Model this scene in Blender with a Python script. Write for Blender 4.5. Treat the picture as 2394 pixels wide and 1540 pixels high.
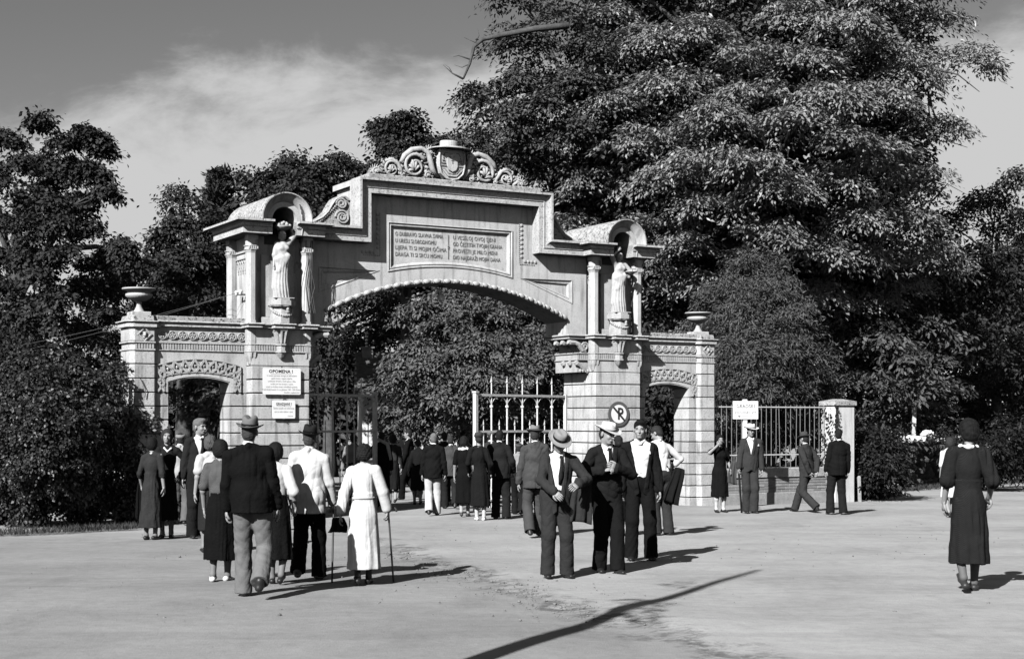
import bpy, bmesh, math, random
import numpy as np
from mathutils import Vector, Matrix
for _o in list(bpy.data.objects): bpy.data.objects.remove(_o)
SC = bpy.context.scene; COL = SC.collection
random.seed(7); RNG = np.random.default_rng(7)
R = math.radians
# ---------------------------------------------------------------- camera, sky, sun, exposure
FPX, CX, YH, EYE, SLOPE = 3500.0, 1197.0, 981.0, 1.645, 0.00875
cam_d = bpy.data.cameras.new('camera'); cam = bpy.data.objects.new('camera', cam_d); COL.objects.link(cam)
cam.location = (0, 0, EYE); cam.rotation_euler = (R(90), 0, 0)
cam_d.sensor_width = 36; cam_d.lens = 36*FPX/2394; cam_d.shift_y = (YH-770)/2394
cam_d.clip_start = .2; cam_d.clip_end = 2000
SC.camera = cam
SUN_DIR = Vector((.475, .88, -math.tan(R(34)))).normalized()      # the way the light travels
world = bpy.data.worlds.new('World'); SC.world = world; world.use_nodes = True
wn = world.node_tree.nodes; wl = world.node_tree.links; wn.clear()
w_out = wn.new('ShaderNodeOutputWorld'); w_bg = wn.new('ShaderNodeBackground'); wl.new(w_bg.outputs[0], w_out.inputs[0])
sky = wn.new('ShaderNodeTexSky'); sky.sky_type = 'NISHITA'; sky.sun_disc = False
sky.sun_elevation = R(34); sky.sun_rotation = math.atan2(-SUN_DIR.x, -SUN_DIR.y)
sky.air_density = 1.0; sky.dust_density = .25
w_sep = wn.new('ShaderNodeSeparateColor'); wl.new(sky.outputs[0], w_sep.inputs[0])      # film behind a red filter: only the red of the sky
w_tc = wn.new('ShaderNodeTexCoord'); w_map = wn.new('ShaderNodeMapping'); wl.new(w_tc.outputs['Generated'], w_map.inputs[0])
w_map.inputs['Scale'].default_value = (2.6, 2.6, 5.2); w_map.inputs['Rotation'].default_value = (0, R(-3), 0); w_map.inputs['Location'].default_value = (1.3, .4, .55)
w_n = wn.new('ShaderNodeTexNoise'); w_n.inputs['Scale'].default_value = 2.6; w_n.inputs['Detail'].default_value = 8; w_n.inputs['Roughness'].default_value = .62; w_n.inputs['Distortion'].default_value = .35
wl.new(w_map.outputs[0], w_n.inputs['Vector'])
w_sx = wn.new('ShaderNodeSeparateXYZ'); wl.new(w_tc.outputs['Generated'], w_sx.inputs[0])
w_el = wn.new('ShaderNodeMapRange'); wl.new(w_sx.outputs['Z'], w_el.inputs[0])        # more cloud towards the horizon
w_el.inputs[1].default_value = .165; w_el.inputs[2].default_value = .258; w_el.inputs[3].default_value = .34; w_el.inputs[4].default_value = -.06
w_add = wn.new('ShaderNodeMath'); w_add.operation = 'ADD'; wl.new(w_n.outputs[0], w_add.inputs[0]); wl.new(w_el.outputs[0], w_add.inputs[1])
w_cl = wn.new('ShaderNodeMapRange'); w_cl.interpolation_type = 'SMOOTHSTEP'; w_ad2 = wn.new('ShaderNodeMath'); w_ad2.operation = 'MULTIPLY_ADD'; wl.new(w_sx.outputs['X'], w_ad2.inputs[0]); w_ad2.inputs[1].default_value = .48; wl.new(w_add.outputs[0], w_ad2.inputs[2])   # the bank of cloud lies ahead over the park, thicker to the right, and thins out overhead; behind it is cleared to deepen the shade
w_ad3 = wn.new('ShaderNodeMath'); w_ad3.operation = 'MULTIPLY_ADD'; wl.new(w_sx.outputs['Y'], w_ad3.inputs[0]); w_ad3.inputs[1].default_value = .75; w_ad3.inputs[2].default_value = -.71
w_ad4 = wn.new('ShaderNodeMath'); wl.new(w_ad2.outputs[0], w_ad4.inputs[0]); wl.new(w_ad3.outputs[0], w_ad4.inputs[1]); wl.new(w_ad4.outputs[0], w_cl.inputs[0])
w_cl.inputs[1].default_value = .46; w_cl.inputs[2].default_value = .78
w_mix = wn.new('ShaderNodeMix'); w_mix.data_type = 'FLOAT'; wl.new(w_cl.outputs[0], w_mix.inputs[0]); wl.new(w_sep.outputs[0], w_mix.inputs[2]); w_mix.inputs[3].default_value = 7.0
wl.new(w_mix.outputs[0], w_bg.inputs[0]); w_bg.inputs[1].default_value = .05
sun_d = bpy.data.lights.new('sun', 'SUN'); sun_d.energy = 5.0; sun_d.angle = R(.5); sun_d.color = (1, 1, 1)   # a black and white picture: neutral light
sun = bpy.data.objects.new('sun', sun_d); COL.objects.link(sun)
sun.rotation_euler = SUN_DIR.to_track_quat('-Z', 'Y').to_euler(); sun.location = (-20, -30, 40)
SC.view_settings.view_transform = 'Standard'; SC.view_settings.look = 'None'; SC.view_settings.exposure = .80; SC.view_settings.gamma = 1
SC.view_settings.use_curve_mapping = False
SC.render.engine = 'CYCLES'; SC.cycles.filter_width = 1.5; SC.cycles.max_bounces = 5; SC.cycles.diffuse_bounces = 0; SC.cycles.glossy_bounces = 2
SC.cycles.transparent_max_bounces = 4; SC.cycles.caustics_reflective = False; SC.cycles.caustics_refractive = False
# ---------------------------------------------------------------- helpers
def gz(Y): return -SLOPE*Y
def ground_at(px, py):
    Y = FPX*EYE/(py-YH-FPX*SLOPE); return Vector(((px-CX)/FPX*Y, Y, gz(Y)))
def at(px, py, Y): return Vector(((px-CX)/FPX*Y, Y, EYE+(YH-py)*Y/FPX))
MATS = {}
def mat(name, g, rough=.85, var=.12, scale=6.0, bump=0.0, bscale=40.0, spec=.3, speck=0.0, spscale=18.0, stain=0.0, trans=0.0, metal=0.0, wave=None, obj=True, rnd=0.0):
    if name in MATS: return MATS[name]
    m = bpy.data.materials.new(name); m.use_nodes = True; MATS[name] = m
    N = m.node_tree.nodes; L = m.node_tree.links; b = N['Principled BSDF']
    b.inputs['Roughness'].default_value = rough; b.inputs['Specular IOR Level'].default_value = spec; b.inputs['Metallic'].default_value = metal
    tc = N.new('ShaderNodeTexCoord'); src = tc.outputs['Object']
    def noise(sc, det=4, ro=.6):
        n = N.new('ShaderNodeTexNoise'); n.inputs['Scale'].default_value = sc; n.inputs['Detail'].default_value = det; n.inputs['Roughness'].default_value = ro
        L.new(src, n.inputs['Vector']); return n.outputs[0]
    def rng(s, a, b_, c, d, smooth=False):
        r = N.new('ShaderNodeMapRange'); L.new(s, r.inputs[0])
        for i, v in enumerate((a, b_, c, d)): r.inputs[i+1].default_value = v
        if smooth: r.interpolation_type = 'SMOOTHSTEP'
        return r.outputs[0]
    def mul(a, c):
        k = N.new('ShaderNodeMath'); k.operation = 'MULTIPLY'
        for i, s in enumerate((a, c)):
            if isinstance(s, float): k.inputs[i].default_value = s
            else: L.new(s, k.inputs[i])
        return k.outputs[0]
    v = rng(noise(scale, 5), .3, .7, g*(1-var), g*(1+var))
    if speck: v = mul(v, rng(noise(spscale, 3, .7), .52, .64, 1.0, 1-speck, True))
    if stain:
        mp = N.new('ShaderNodeMapping'); mp.inputs['Scale'].default_value = (5, 5, .55); L.new(src, mp.inputs[0])
        n = N.new('ShaderNodeTexNoise'); n.inputs['Scale'].default_value = 1.6; n.inputs['Detail'].default_value = 5; L.new(mp.outputs[0], n.inputs['Vector'])
        v = mul(v, rng(n.outputs[0], .48, .72, 1.0, 1-stain, True))
    if wave:
        w = N.new('ShaderNodeTexWave'); w.inputs['Scale'].default_value = wave[0]; w.bands_direction = 'DIAGONAL'; L.new(src, w.inputs['Vector'])
        v = mul(v, rng(w.outputs['Fac'], .35, .65, 1.0, wave[1]))
    if rnd:
        oi = N.new('ShaderNodeObjectInfo'); v = mul(v, rng(oi.outputs['Random'], 0, 1, 1-rnd, 1+rnd))
    L.new(v, b.inputs['Base Color'])
    if bump:
        bp = N.new('ShaderNodeBump'); bp.inputs['Strength'].default_value = bump; bp.inputs['Distance'].default_value = .02
        L.new(noise(bscale, 4), bp.inputs['Height']); L.new(bp.outputs[0], b.inputs['Normal'])
    if trans:
        t = N.new('ShaderNodeBsdfTranslucent'); L.new(v, t.inputs[0]); mx = N.new('ShaderNodeMixShader'); mx.inputs[0].default_value = trans
        L.new(b.outputs[0], mx.inputs[1]); L.new(t.outputs[0], mx.inputs[2]); L.new(mx.outputs[0], N['Material Output'].inputs[0])
    return m
STUCCO = mat('stucco', .48, .9, .12, 3.0, .25, 60, .2, .20, 34, .40)
STONE = mat('ashlar', .45, .9, .14, 4.0, .4, 50, .2, .28, 30, .48, rnd=.12)
LICHEN = mat('lichen_stone', .38, .95, .25, 8.0, .5, 40, .1, .85, 20, .3)
CORN = mat('cornice_stone', .46, .9, .14, 4.0, .3, 50, .2, .5, 26, .2)
CARVE = mat('carved_stone', .40, .9, .15, 9.0, .3, 60, .2, .28, 40, .15)
JOINT_SHADE = mat('joint_and_niche_shade', .06, .95, .2, 8)  # dark joints; also the painted shade of the niche backs
STATUE = mat('statue_stone', .41, .85, .1, 6, .2, 60, .25, .12, 30, .15)
LETTER = mat('letter_bronze', .2, .7, .2, 20)
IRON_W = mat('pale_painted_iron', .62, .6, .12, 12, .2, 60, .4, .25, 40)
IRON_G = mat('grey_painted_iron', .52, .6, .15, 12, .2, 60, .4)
IRON_D = mat('dark_iron', .10, .6, .2, 12)
WHITE = mat('white_enamel', .74, .45, .04, 5, spec=.4)
INK = mat('black_paint', .02, .6, .1, 5)
INKG = mat('faded_paint', .14, .6, .1, 5)
class MB:
    def __init__(s): s.v = []; s.f = []
    def add(s, v, f):
        o = len(s.v); s.v += [tuple(p) for p in v]; s.f += [tuple(i+o for i in q) for q in f]; return s
    def box(s, x0, x1, y0, y1, z0, z1, b=0.0):
        if b <= 0:
            return s.add([(x0,y0,z0),(x1,y0,z0),(x1,y1,z0),(x0,y1,z0),(x0,y0,z1),(x1,y0,z1),(x1,y1,z1),(x0,y1,z1)],
                         [(0,3,2,1),(4,5,6,7),(0,1,5,4),(1,2,6,5),(2,3,7,6),(3,0,4,7)])
        ring = lambda i, z: [(x0+i+b,y0+i,z),(x1-i-b,y0+i,z),(x1-i,y0+i+b,z),(x1-i,y1-i-b,z),(x1-i-b,y1-i,z),(x0+i+b,y1-i,z),(x0+i,y1-i-b,z),(x0+i,y0+i+b,z)]
        rs = [ring(b, z0), ring(0, z0+b), ring(0, z1-b), ring(b, z1)]
        return s.loft(rs)
    def loft(s, rings, cap=True, closed=True):
        n = len(rings[0]); v = [p for r in rings for p in r]; f = []
        for i in range(len(rings)-1):
            for j in range(n if closed else n-1):
                k = (j+1) % n; f.append((i*n+j, i*n+k, (i+1)*n+k, (i+1)*n+j))
        if cap: f.append(tuple(range(n-1, -1, -1))); f.append(tuple((len(rings)-1)*n+j for j in range(n)))
        return s.add(v, f)
    def oct(s, cx, cy, w, z0, z1, w1=None, cf=.293):
        w1 = w if w1 is None else w1
        def ring(w, z):
            h = w/2; c = w*cf
            return [(cx-h+c,cy-h,z),(cx+h-c,cy-h,z),(cx+h,cy-h+c,z),(cx+h,cy+h-c,z),(cx+h-c,cy+h,z),(cx-h+c,cy+h,z),(cx-h,cy+h-c,z),(cx-h,cy-h+c,z)]
        return s.loft([ring(w, z0), ring(w1, z1)])
    def lathe(s, prof, c=(0,0,0), n=20, fx=1.0, fy=1.0, flute=0, famp=0.0):
        rings = []
        for r, z in prof:
            ring = []
            for i in range(n):
                a = 2*math.pi*i/n; rr = r*(1+famp*abs(math.sin(flute*a/2))) if flute else r
                ring.append((c[0]+rr*fx*math.cos(a), c[1]+rr*fy*math.sin(a), c[2]+z))
            rings.append(ring)
        return s.loft(rings)
    def tube(s, pts, rad, n=6, flat=1.0, ref=None):
        pts = [Vector(p) for p in pts]; m = len(pts)
        rad = [rad]*m if not hasattr(rad, '__len__') else rad
        rings = []; prev = None
        for i, p in enumerate(pts):
            t = (pts[min(i+1, m-1)]-pts[max(i-1, 0)]); t = t.normalized() if t.length > 1e-9 else Vector((0,0,1))
            if ref is not None: a = Vector(ref)
            elif prev is None: a = Vector((0,0,1)) if abs(t.z) < .9 else Vector((1,0,0))
            else: a = prev
            b = t.cross(a); b = b.normalized() if b.length > 1e-6 else t.orthogonal().normalized(); a = b.cross(t).normalized(); prev = a
            rings.append([p+(a*math.cos(2*math.pi*k/n)*flat+b*math.sin(2*math.pi*k/n))*rad[i] for k in range(n)])
        return s.loft(rings)
    def prism(s, poly, y0, y1):     # polygon in x,z, extruded in y
        n = len(poly)
        ar = sum(poly[i][0]*poly[(i+1) % n][1]-poly[(i+1) % n][0]*poly[i][1] for i in range(n))
        if ar < 0: poly = poly[::-1]
        v = [(x, y0, z) for x, z in poly]+[(x, y1, z) for x, z in poly]
        f = [tuple(range(n)), tuple(range(2*n-1, n-1, -1))]+[((i+1) % n, i, n+i, n+(i+1) % n) for i in range(n)]
        return s.add(v, f)
    def ell(s, c, r, n=10, m=6):
        rings = []
        for i in range(m+1):
            t = math.pi*(i/m)*.98+.03; rings.append([(c[0]+r[0]*math.sin(t)*math.cos(2*math.pi*j/n), c[1]+r[1]*math.sin(t)*math.sin(2*math.pi*j/n), c[2]-r[2]*math.cos(t)) for j in range(n)])
        return s.loft(rings)
    def build(s, name, m, parent=None, smooth=False, loc=None, rot=None):
        me = bpy.data.meshes.new(name); me.from_pydata([tuple(p) for p in s.v], [], s.f); me.validate()
        me.materials.append(m); me.polygons.foreach_set('use_smooth', [smooth]*len(me.polygons))
        return link(name, me, parent, loc, rot)
def link(name, me, parent=None, loc=None, rot=None):
    o = bpy.data.objects.new(name, me); COL.objects.link(o)
    if parent is not None: o.parent = parent
    if loc is not None: o.location = loc
    if rot is not None: o.rotation_euler = rot
    return o
def tag(o, label, cat, group=None, kind=None):
    o['label'] = label; o['category'] = cat
    if group: o['group'] = group
    if kind: o['kind'] = kind
    return o
def thing(name, label, cat, loc=(0,0,0), rz=0, group=None):
    o = bpy.data.objects.new(name, None); COL.objects.link(o); o.location = loc; o.rotation_euler = (0,0,rz); o.empty_display_size = .2
    return tag(o, label, cat, group)
def shade(o, ang=40):
    me = o.data; me.polygons.foreach_set('use_smooth', [True]*len(me.polygons))
    bm = bmesh.new(); bm.from_mesh(me)
    for e in bm.edges: e.smooth = len(e.link_faces) == 2 and e.calc_face_angle(0) < R(ang)
    bm.to_mesh(me); bm.free(); return o
def text(name, s, size, m, parent, loc, rot=(R(90),0,0), align='CENTER', ext=.004, sx=1.0, bold=0.0, cs=1.06):
    c = bpy.data.curves.new(name, 'FONT'); c.body = s; c.size = size; c.align_x = align; c.align_y = 'CENTER'; c.extrude = ext; c.offset = bold; c.resolution_u = 2; c.space_character = cs
    t = bpy.data.objects.new(name, c); COL.objects.link(t)
    me = bpy.data.meshes.new_from_object(t.evaluated_get(bpy.context.evaluated_depsgraph_get())); bpy.data.objects.remove(t)
    me.materials.clear(); me.materials.append(m); o = link(name, me, parent, loc, rot); o.scale = (sx, 1, 1); return o
# ---------------------------------------------------------------- ground
def make_ground():
    # one sheet to the horizon, finer where it is seen close, gently uneven
    xs = np.concatenate([np.linspace(-400,-30,8), np.linspace(-24,24,97), np.linspace(30,400,8)])
    ys = np.concatenate([np.linspace(-200,-10,6), np.linspace(0,60,161), np.linspace(70,500,10)])
    X, Y = np.meshgrid(xs, ys, indexing='ij')
    Zb = -SLOPE*np.clip(Y, -200, 90)
    u = .012*np.sin(X*.9+1.3)*np.sin(Y*.7)+.006*np.sin(X*2.3+Y*1.7)+.004*np.sin(X*5.1-Y*3.9)
    # shallow gutter where the macadam road meets the forecourt
    d = (X-(-1.46))*.9518+(Y-20.6)*.3068
    rng = np.clip((28-Y)/6, 0, 1)
    u += rng*(.03*np.exp(-((d-.25)/.35)**2)-.03*np.exp(-((d+.2)/.3)**2))
    Z = Zb+u*np.clip((70-Y)/20, 0, 1)
    v = np.stack([X, Y, Z], -1).reshape(-1, 3); nx, ny = len(xs), len(ys)
    i = np.arange(nx*ny).reshape(nx, ny); f = np.stack([i[:-1,:-1], i[1:,:-1], i[1:,1:], i[:-1,1:]], -1).reshape(-1, 4)
    me = bpy.data.meshes.new('ground'); me.from_pydata(v.tolist(), [], f.tolist()); me.polygons.foreach_set('use_smooth', [True]*len(f))
    m = bpy.data.materials.new('compacted_gravel'); m.use_nodes = True; N = m.node_tree.nodes; L = m.node_tree.links; b = N['Principled BSDF']
    b.inputs['Roughness'].default_value = .95; b.inputs['Specular IOR Level'].default_value = .15
    tc = N.new('ShaderNodeTexCoord')
    def noise(sc, det=6, ro=.6, st=(1,1,1)):
        mp = N.new('ShaderNodeMapping'); mp.inputs['Scale'].default_value = st; L.new(tc.outputs['Object'], mp.inputs[0])
        n = N.new('ShaderNodeTexNoise'); n.inputs['Scale'].default_value = sc; n.inputs['Detail'].default_value = det; n.inputs['Roughness'].default_value = ro; L.new(mp.outputs[0], n.inputs['Vector']); return n.outputs[0]
    def rg(s, a, b_, c, d, sm=True):
        r = N.new('ShaderNodeMapRange'); L.new(s, r.inputs[0]); r.interpolation_type = 'SMOOTHSTEP' if sm else 'LINEAR'
        for k, q in enumerate((a, b_, c, d)): r.inputs[k+1].default_value = q
        return r.outputs[0]
    def op(k, a, c):
        q = N.new('ShaderNodeMath'); q.operation = k
        for z, s in enumerate((a, c)):
            if isinstance(s, (int, float)): q.inputs[z].default_value = s
            else: L.new(s, q.inputs[z])
        return q.outputs[0]
    v0 = op('ADD', rg(noise(.45, 7, .62), .3, .7, .275, .385, False), rg(noise(6.0, 8, .7), .3, .7, -.035, .035, False))
    v0 = op('MULTIPLY', v0, rg(noise(26, 4, .75), .60, .72, 1.0, .72))            # coarse grit
    v0 = op('MULTIPLY', v0, rg(noise(1.3, 5, .65, (1, .35, 1)), .52, .72, 1.0, .84))   # wheel and foot polish
    sx = N.new('ShaderNodeSeparateXYZ'); L.new(tc.outputs['Object'], sx.inputs[0])
    dd = op('ADD', op('ADD', op('MULTIPLY', sx.outputs[0], .9518), op('MULTIPLY', sx.outputs[1], .3068)), 1.46*.9518-20.6*.3068)
    wob = op('ADD', dd, rg(noise(1.1, 6, .7), .2, .8, -.6, .6, False))
    near = rg(sx.outputs[1], 21, 27, 1, 0)
    side = op('MULTIPLY', rg(wob, -.2, .15, 1, 0), near)
    v0 = op('MULTIPLY', v0, op('SUBTRACT', 1.0, op('MULTIPLY', side, .24)))       # darker macadam on the road
    edge = op('MULTIPLY', op('MULTIPLY', rg(op('ABSOLUTE', wob, 0), 0, .42, 1, 0), near), rg(noise(5, 6, .75), .42, .6, 0, .62))
    v0 = op('MULTIPLY', v0, op('SUBTRACT', 1.0, edge))
    v0 = op('MULTIPLY', v0, rg(noise(.8, 4, .6, (.16, 1.6, 1)), .5, .66, 1.0, .90))      # long swept streaks of dust and ruts
    L.new(v0, b.inputs['Base Color'])
    bp = N.new('ShaderNodeBump'); bp.inputs['Strength'].default_value = .5; bp.inputs['Distance'].default_value = .02
    L.new(op('ADD', noise(14, 6, .7), op('MULTIPLY', noise(60, 3, .6), .5)), bp.inputs['Height']); L.new(bp.outputs[0], b.inputs['Normal'])
    me.materials.append(m); o = link('ground', me); o['kind'] = 'structure'; o['label'] = 'pale compacted gravel forecourt and road before the gate'
make_ground()
def pebbles():
    mb = MB()
    for i in range(900):
        if i < 520:
            t = random.random(); c = Vector((-1.46+2.34*t*1.05, 20.6-7.25*t*1.05, 0))+Vector((random.gauss(0,.35), random.gauss(0,.3), 0))
        else: c = Vector((random.uniform(-6,8), random.uniform(13,27), 0))
        c.z = gz(c.y)+.004; r = random.uniform(.004, .012) if random.random() < .96 else random.uniform(.012,.024)
        mb.ell(c, (r*random.uniform(.8,1.5), r*random.uniform(.8,1.3), r*.7), 6, 3)
    o = mb.build('pebbles', mat('pebble_stone', .17, .9, .4, 9), smooth=True); o['kind'] = 'stuff'; o['label'] = 'loose stones and dirt along the edge of the road'
pebbles()
# ---------------------------------------------------------------- the gateway (x along the front, y into the park, z up from datum)
TH = R(29.5); EU = Vector((math.cos(TH), math.sin(TH), 0)); EV = Vector((-math.sin(TH), math.cos(TH), 0))
GO = Vector((-6.83, 27.2, 0))+EU*6.63
BASE = -.34
def G(x, y, z): return GO+EU*x+EV*y+Vector((0,0,z))
gate = thing('park_gateway', 'pale stone park gateway with wide arch, two statue towers and side doorways', 'gateway', GO+Vector((0,0,BASE)), TH)
UP = (0,0,-BASE)
JZ = [BASE, -.10, .16, .41, .66, .905, 1.148, 1.392, 1.645, 1.898, 2.150, 2.408, 2.672]
def dentils(mb, x0, x1, y, z0=2.955, z1=3.055, step=.052, d=.022):
    n = max(1, int(round((x1-x0)/step)))
    for i in range(n):
        a = x0+(i+.2)*(x1-x0)/n; mb.prism([(a, z0), (a+.032, z0), (a+.032, z1-.012), (a+.016, z1), (a, z1-.012)], y-d, y+.01)
def rosette_mesh():
    mb = MB(); n = 18
    mb.loft([[(.085*math.cos(2*math.pi*i/n), 0, .085*math.sin(2*math.pi*i/n)) for i in range(n)], [(.08*math.cos(2*math.pi*i/n), -.03, .08*math.sin(2*math.pi*i/n)) for i in range(n)],
             [(.066*math.cos(2*math.pi*i/n), -.03, .066*math.sin(2*math.pi*i/n)) for i in range(n)], [(.062*math.cos(2*math.pi*i/n), .0, .062*math.sin(2*math.pi*i/n)) for i in range(n)]])
    for k in range(5):
        a = math.pi/2+2*math.pi*k/5; mb.ell((.036*math.cos(a), -.014, .036*math.sin(a)), (.022, .016, .022), 7, 4)
    mb.ell((0, -.022, 0), (.014, .012, .014), 7, 4)
    me = bpy.data.meshes.new('rosette'); me.from_pydata(mb.v, [], mb.f); me.materials.append(CARVE); return me
ROS = rosette_mesh()
def course_ring(x0, x1, y0, y1, z0, z1, b=.0, cf=0.0):
    mb = MB(); g = .016
    if cf: # chamfered plan
        def ring(i, z): return [(x0+cf,y0+i,z),(x1-cf,y0+i,z),(x1-i,y0+cf,z),(x1-i,y1-cf,z),(x1-cf,y1-i,z),(x0+cf,y1-i,z),(x0+i,y1-cf,z),(x0+i,y0+cf,z)]
        mb.loft([ring(.012, z0+g*.5), ring(0, z0+g), ring(0, z1-g), ring(.012, z1-g*.5)])
    else: mb.box(x0, x1, y0, y1, z0+g*.6, z1-g*.6, .010)
    return mb
def tower(s):
    cx = 3.85*s
    mb = MB(); mb.box(cx-.555, cx+.555, .03, 1.27, BASE, 2.70); mb.box(cx-.575, cx+.575, .005, 1.295, 2.68, 3.40)
    mb.box(cx-.50, cx+.50, .24, 1.20, 3.40, 5.20)
    core = mb.build('gate_tower', STUCCO, gate, loc=UP)
    core.data.materials.append(JOINT_SHADE); core.data.polygons.foreach_set('material_index', [1]*6+[0]*(len(core.data.polygons)-6))
    core['label'] = 'left tower carrying the statue with a basket' if s < 0 else 'right tower carrying the statue with a bowl'
    for i in range(len(JZ)-1):
        d = .035 if i < 2 else 0
        course_ring(cx-.58-d, cx+.58+d, -d, 1.30+d, JZ[i], JZ[i+1]).build('stone_course', STONE, core)
    # string, dentils, ledge
    m2 = MB(); m2.box(cx-.60, cx+.60, -.022, 1.32, 3.060, 3.090, .006); m2.box(cx-.60, cx+.60, -.022, 1.32, 2.925, 2.952, .006); m2.build('string_course', CORN, core)
    m2 = MB(); dentils(m2, cx-.56, cx+.56, .005)
    for k in range(20):      # the same flutes round the lit side
        y = .03+k*.062
        for sx in (-1, 1): m2.box(cx+sx*.575-.02, cx+sx*.575+.02, y, y+.034, 2.955, 3.05)
    o = m2.build('dentil_band', CARVE, core); o['kind'] = 'stuff'
    m2 = MB(); m2.box(cx-.63, cx+.63, -.06, 1.36, 3.375, 3.425, .008); m2.box(cx-.67, cx+.67, -.10, 1.40, 3.430, 3.475, .012)
    for sx in (-1, 1):
        m2.box(cx+sx*.555-.15, cx+sx*.555+.15, -.14, .3, 3.378, 3.428, .008); m2.box(cx+sx*.555-.18, cx+sx*.555+.18, -.17, .3, 3.434, 3.472, .012)
    m2.box(cx-.21, cx+.21, -.22, .1, 3.372, 3.422, .008); m2.box(cx-.235, cx+.235, -.25, .1, 3.436, 3.470, .012)
    m2.build('ledge', CORN, core)
    m2 = MB(); m2.box(cx-.36, cx+.36, .1, .3, 3.47, 3.60, .01); m2.box(cx-.33, cx+.33, .17, .3, 3.60, 4.80, .01); m2.build('back_panel', STUCCO, core)
    # colonnettes with pendants below and caps above
    for sx in (-1, 1):
        for yy in (.10, 1.20):
            px = cx+sx*.555; m2 = MB()
            m2.oct(px, yy, .20, 3.474, 4.80); m2.oct(px, yy, .235, 3.474, 3.53); m2.oct(px, yy, .20, 4.80, 4.86, .25); m2.oct(px, yy, .265, 4.86, 4.875)
            m2.oct(px, yy, .235, 4.875, 4.93); m2.oct(px, yy, .27, 4.93, 4.945); m2.oct(px, yy, .21, 4.945, 5.06); m2.box(px-.10, px+.10, yy-.1, yy+.1, 5.06, 5.16)
            for k in range(5):
                for qx, qy in ((-.08+.04*k, -.118),): m2.box(px+qx-.011, px+qx+.011, yy+qy-.014, yy+qy+.02, 4.878, 4.927)
            m2.build('colonnette', STUCCO, core)
            m2 = MB(); m2.oct(px, yy, .215, 3.09, 3.376); m2.oct(px, yy, .25, 3.063, 3.088); m2.oct(px, yy, .225, 2.955, 3.063); m2.oct(px, yy, .245, 2.927, 2.953)
            m2.oct(px, yy, .11, 2.70, 2.84, .20); m2.oct(px, yy, .20, 2.84, 2.926, .225); m2.oct(px, yy, .05, 2.665, 2.70, .11)
            for k in range(8):
                a = 2*math.pi*(k+.5)/8; m2.tube([(px+.105*math.cos(a), yy+.105*math.sin(a), 2.92), (px+.10*math.cos(a), yy+.10*math.sin(a), 2.84), (px+.05*math.cos(a), yy+.05*math.sin(a), 2.71)], [.03, .022, .01], 5)
            m2.build('pendant', CARVE, core)
    # middle bracket under the statue
    m2 = MB(); y0 = -.02
    m2.oct(cx, y0, .33, 3.33, 3.372, .36); m2.oct(cx, y0, .17, 3.10, 3.33, .29)
    for k in range(10):
        a = 2*math.pi*k/10; m2.tube([(cx+.15*math.cos(a), y0+.15*math.sin(a), 3.33), (cx+.12*math.cos(a), y0+.12*math.sin(a), 3.22), (cx+.095*math.cos(a), y0+.095*math.sin(a), 3.10)], [.028, .022, .018], 5)
    m2.oct(cx, y0, .24, 3.062, 3.09); m2.oct(cx, y0, .19, 2.955, 3.062); m2.oct(cx, y0, .235, 2.925, 2.953); m2.lathe([(.02, 2.80), (.05, 2.83), (.10, 2.90), (.115, 2.925)], (cx, y0, 0), 10)
    m2.build('bracket', CARVE, core)
    m2 = MB(); m2.oct(cx, -.03, .40, 3.474, 3.60); m2.oct(cx, -.03, .40, 3.60, 3.78, .32); m2.oct(cx, -.03, .42, 3.785, 3.815, .47); m2.oct(cx, -.03, .49, 3.815, 3.905); m2.oct(cx, -.03, .43, 3.905, 3.945)
    for k in range(26):
        a = math.pi*(1+k/25); m2.box(cx+.225*math.cos(a)-.012, cx+.225*math.cos(a)+.012, -.03+.225*math.sin(a)-.012, -.03+.225*math.sin(a)+.012, 3.79, 3.815)
    for k in range(17):    # garland and a cherub head
        t = k/16; a = math.pi*(1+t); zz = 3.75-.13*math.sin(math.pi*t)
        m2.ell((cx+.20*math.cos(a), -.03+.20*math.sin(a), zz), (.034, .034, .032), 6, 4)
    m2.ell((cx+.05, -.235, 3.74), (.03, .03, .04), 8, 5); m2.ell((cx+.05, -.235, 3.69), (.04, .025, .03), 7, 4)
    m2.build('statue_base', CARVE, core)
    # blind arcade of little drops under the entablature, sides and front
    m2 = MB()
    for k in range(6):
        y = .33+k*.125
        for sx in (-1, 1):
            X = cx+sx*.50
            m2.tube([(X, y, 4.58), (X+sx*.01, y, 4.66), (X+sx*.012, y+.045, 4.71), (X+sx*.01, y+.09, 4.66), (X, y+.09, 4.58)], .016, 5); m2.ell((X+sx*.01, y, 4.54), (.022, .022, .045), 6, 4); m2.ell((X+sx*.01, y, 4.48), (.014, .014, .03), 6, 3)
    for k in range(7):
        x = cx-.36+k*.12
        m2.tube([(x, .235, 4.58), (x, .225, 4.66), (x+.045, .222, 4.71), (x+.09, .225, 4.66), (x+.09, .235, 4.58)], .016, 5); m2.ell((x, .225, 4.53), (.024, .024, .055), 6, 4)
    for sx in (-1, 1):
        m2.box(cx+sx*.515-.015, cx+sx*.515+.015, .2, 1.1, 4.86, 4.90); m2.box(cx+sx*.515-.015, cx+sx*.515+.015, .2, 1.1, 4.74, 4.76)
    m2.build('arcade_frieze', CARVE, core)
    # entablature: swept round the plan with a gap for the niche
    prof = [(-.57, 5.155), (0, 5.155), (0, 5.275), (.022, 5.282), (.026, 5.296), (.018, 5.30), (.022, 5.335), (.05, 5.36), (.085, 5.368), (.155, 5.372), (.155, 5.412), (-.57, 5.412)]
    path = [(cx+.245, -.20), (cx+.82, -.20), (cx+.82, 1.55), (cx-.82, 1.55), (cx-.82, -.20), (cx-.245, -.20)]
    rings = []
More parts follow.
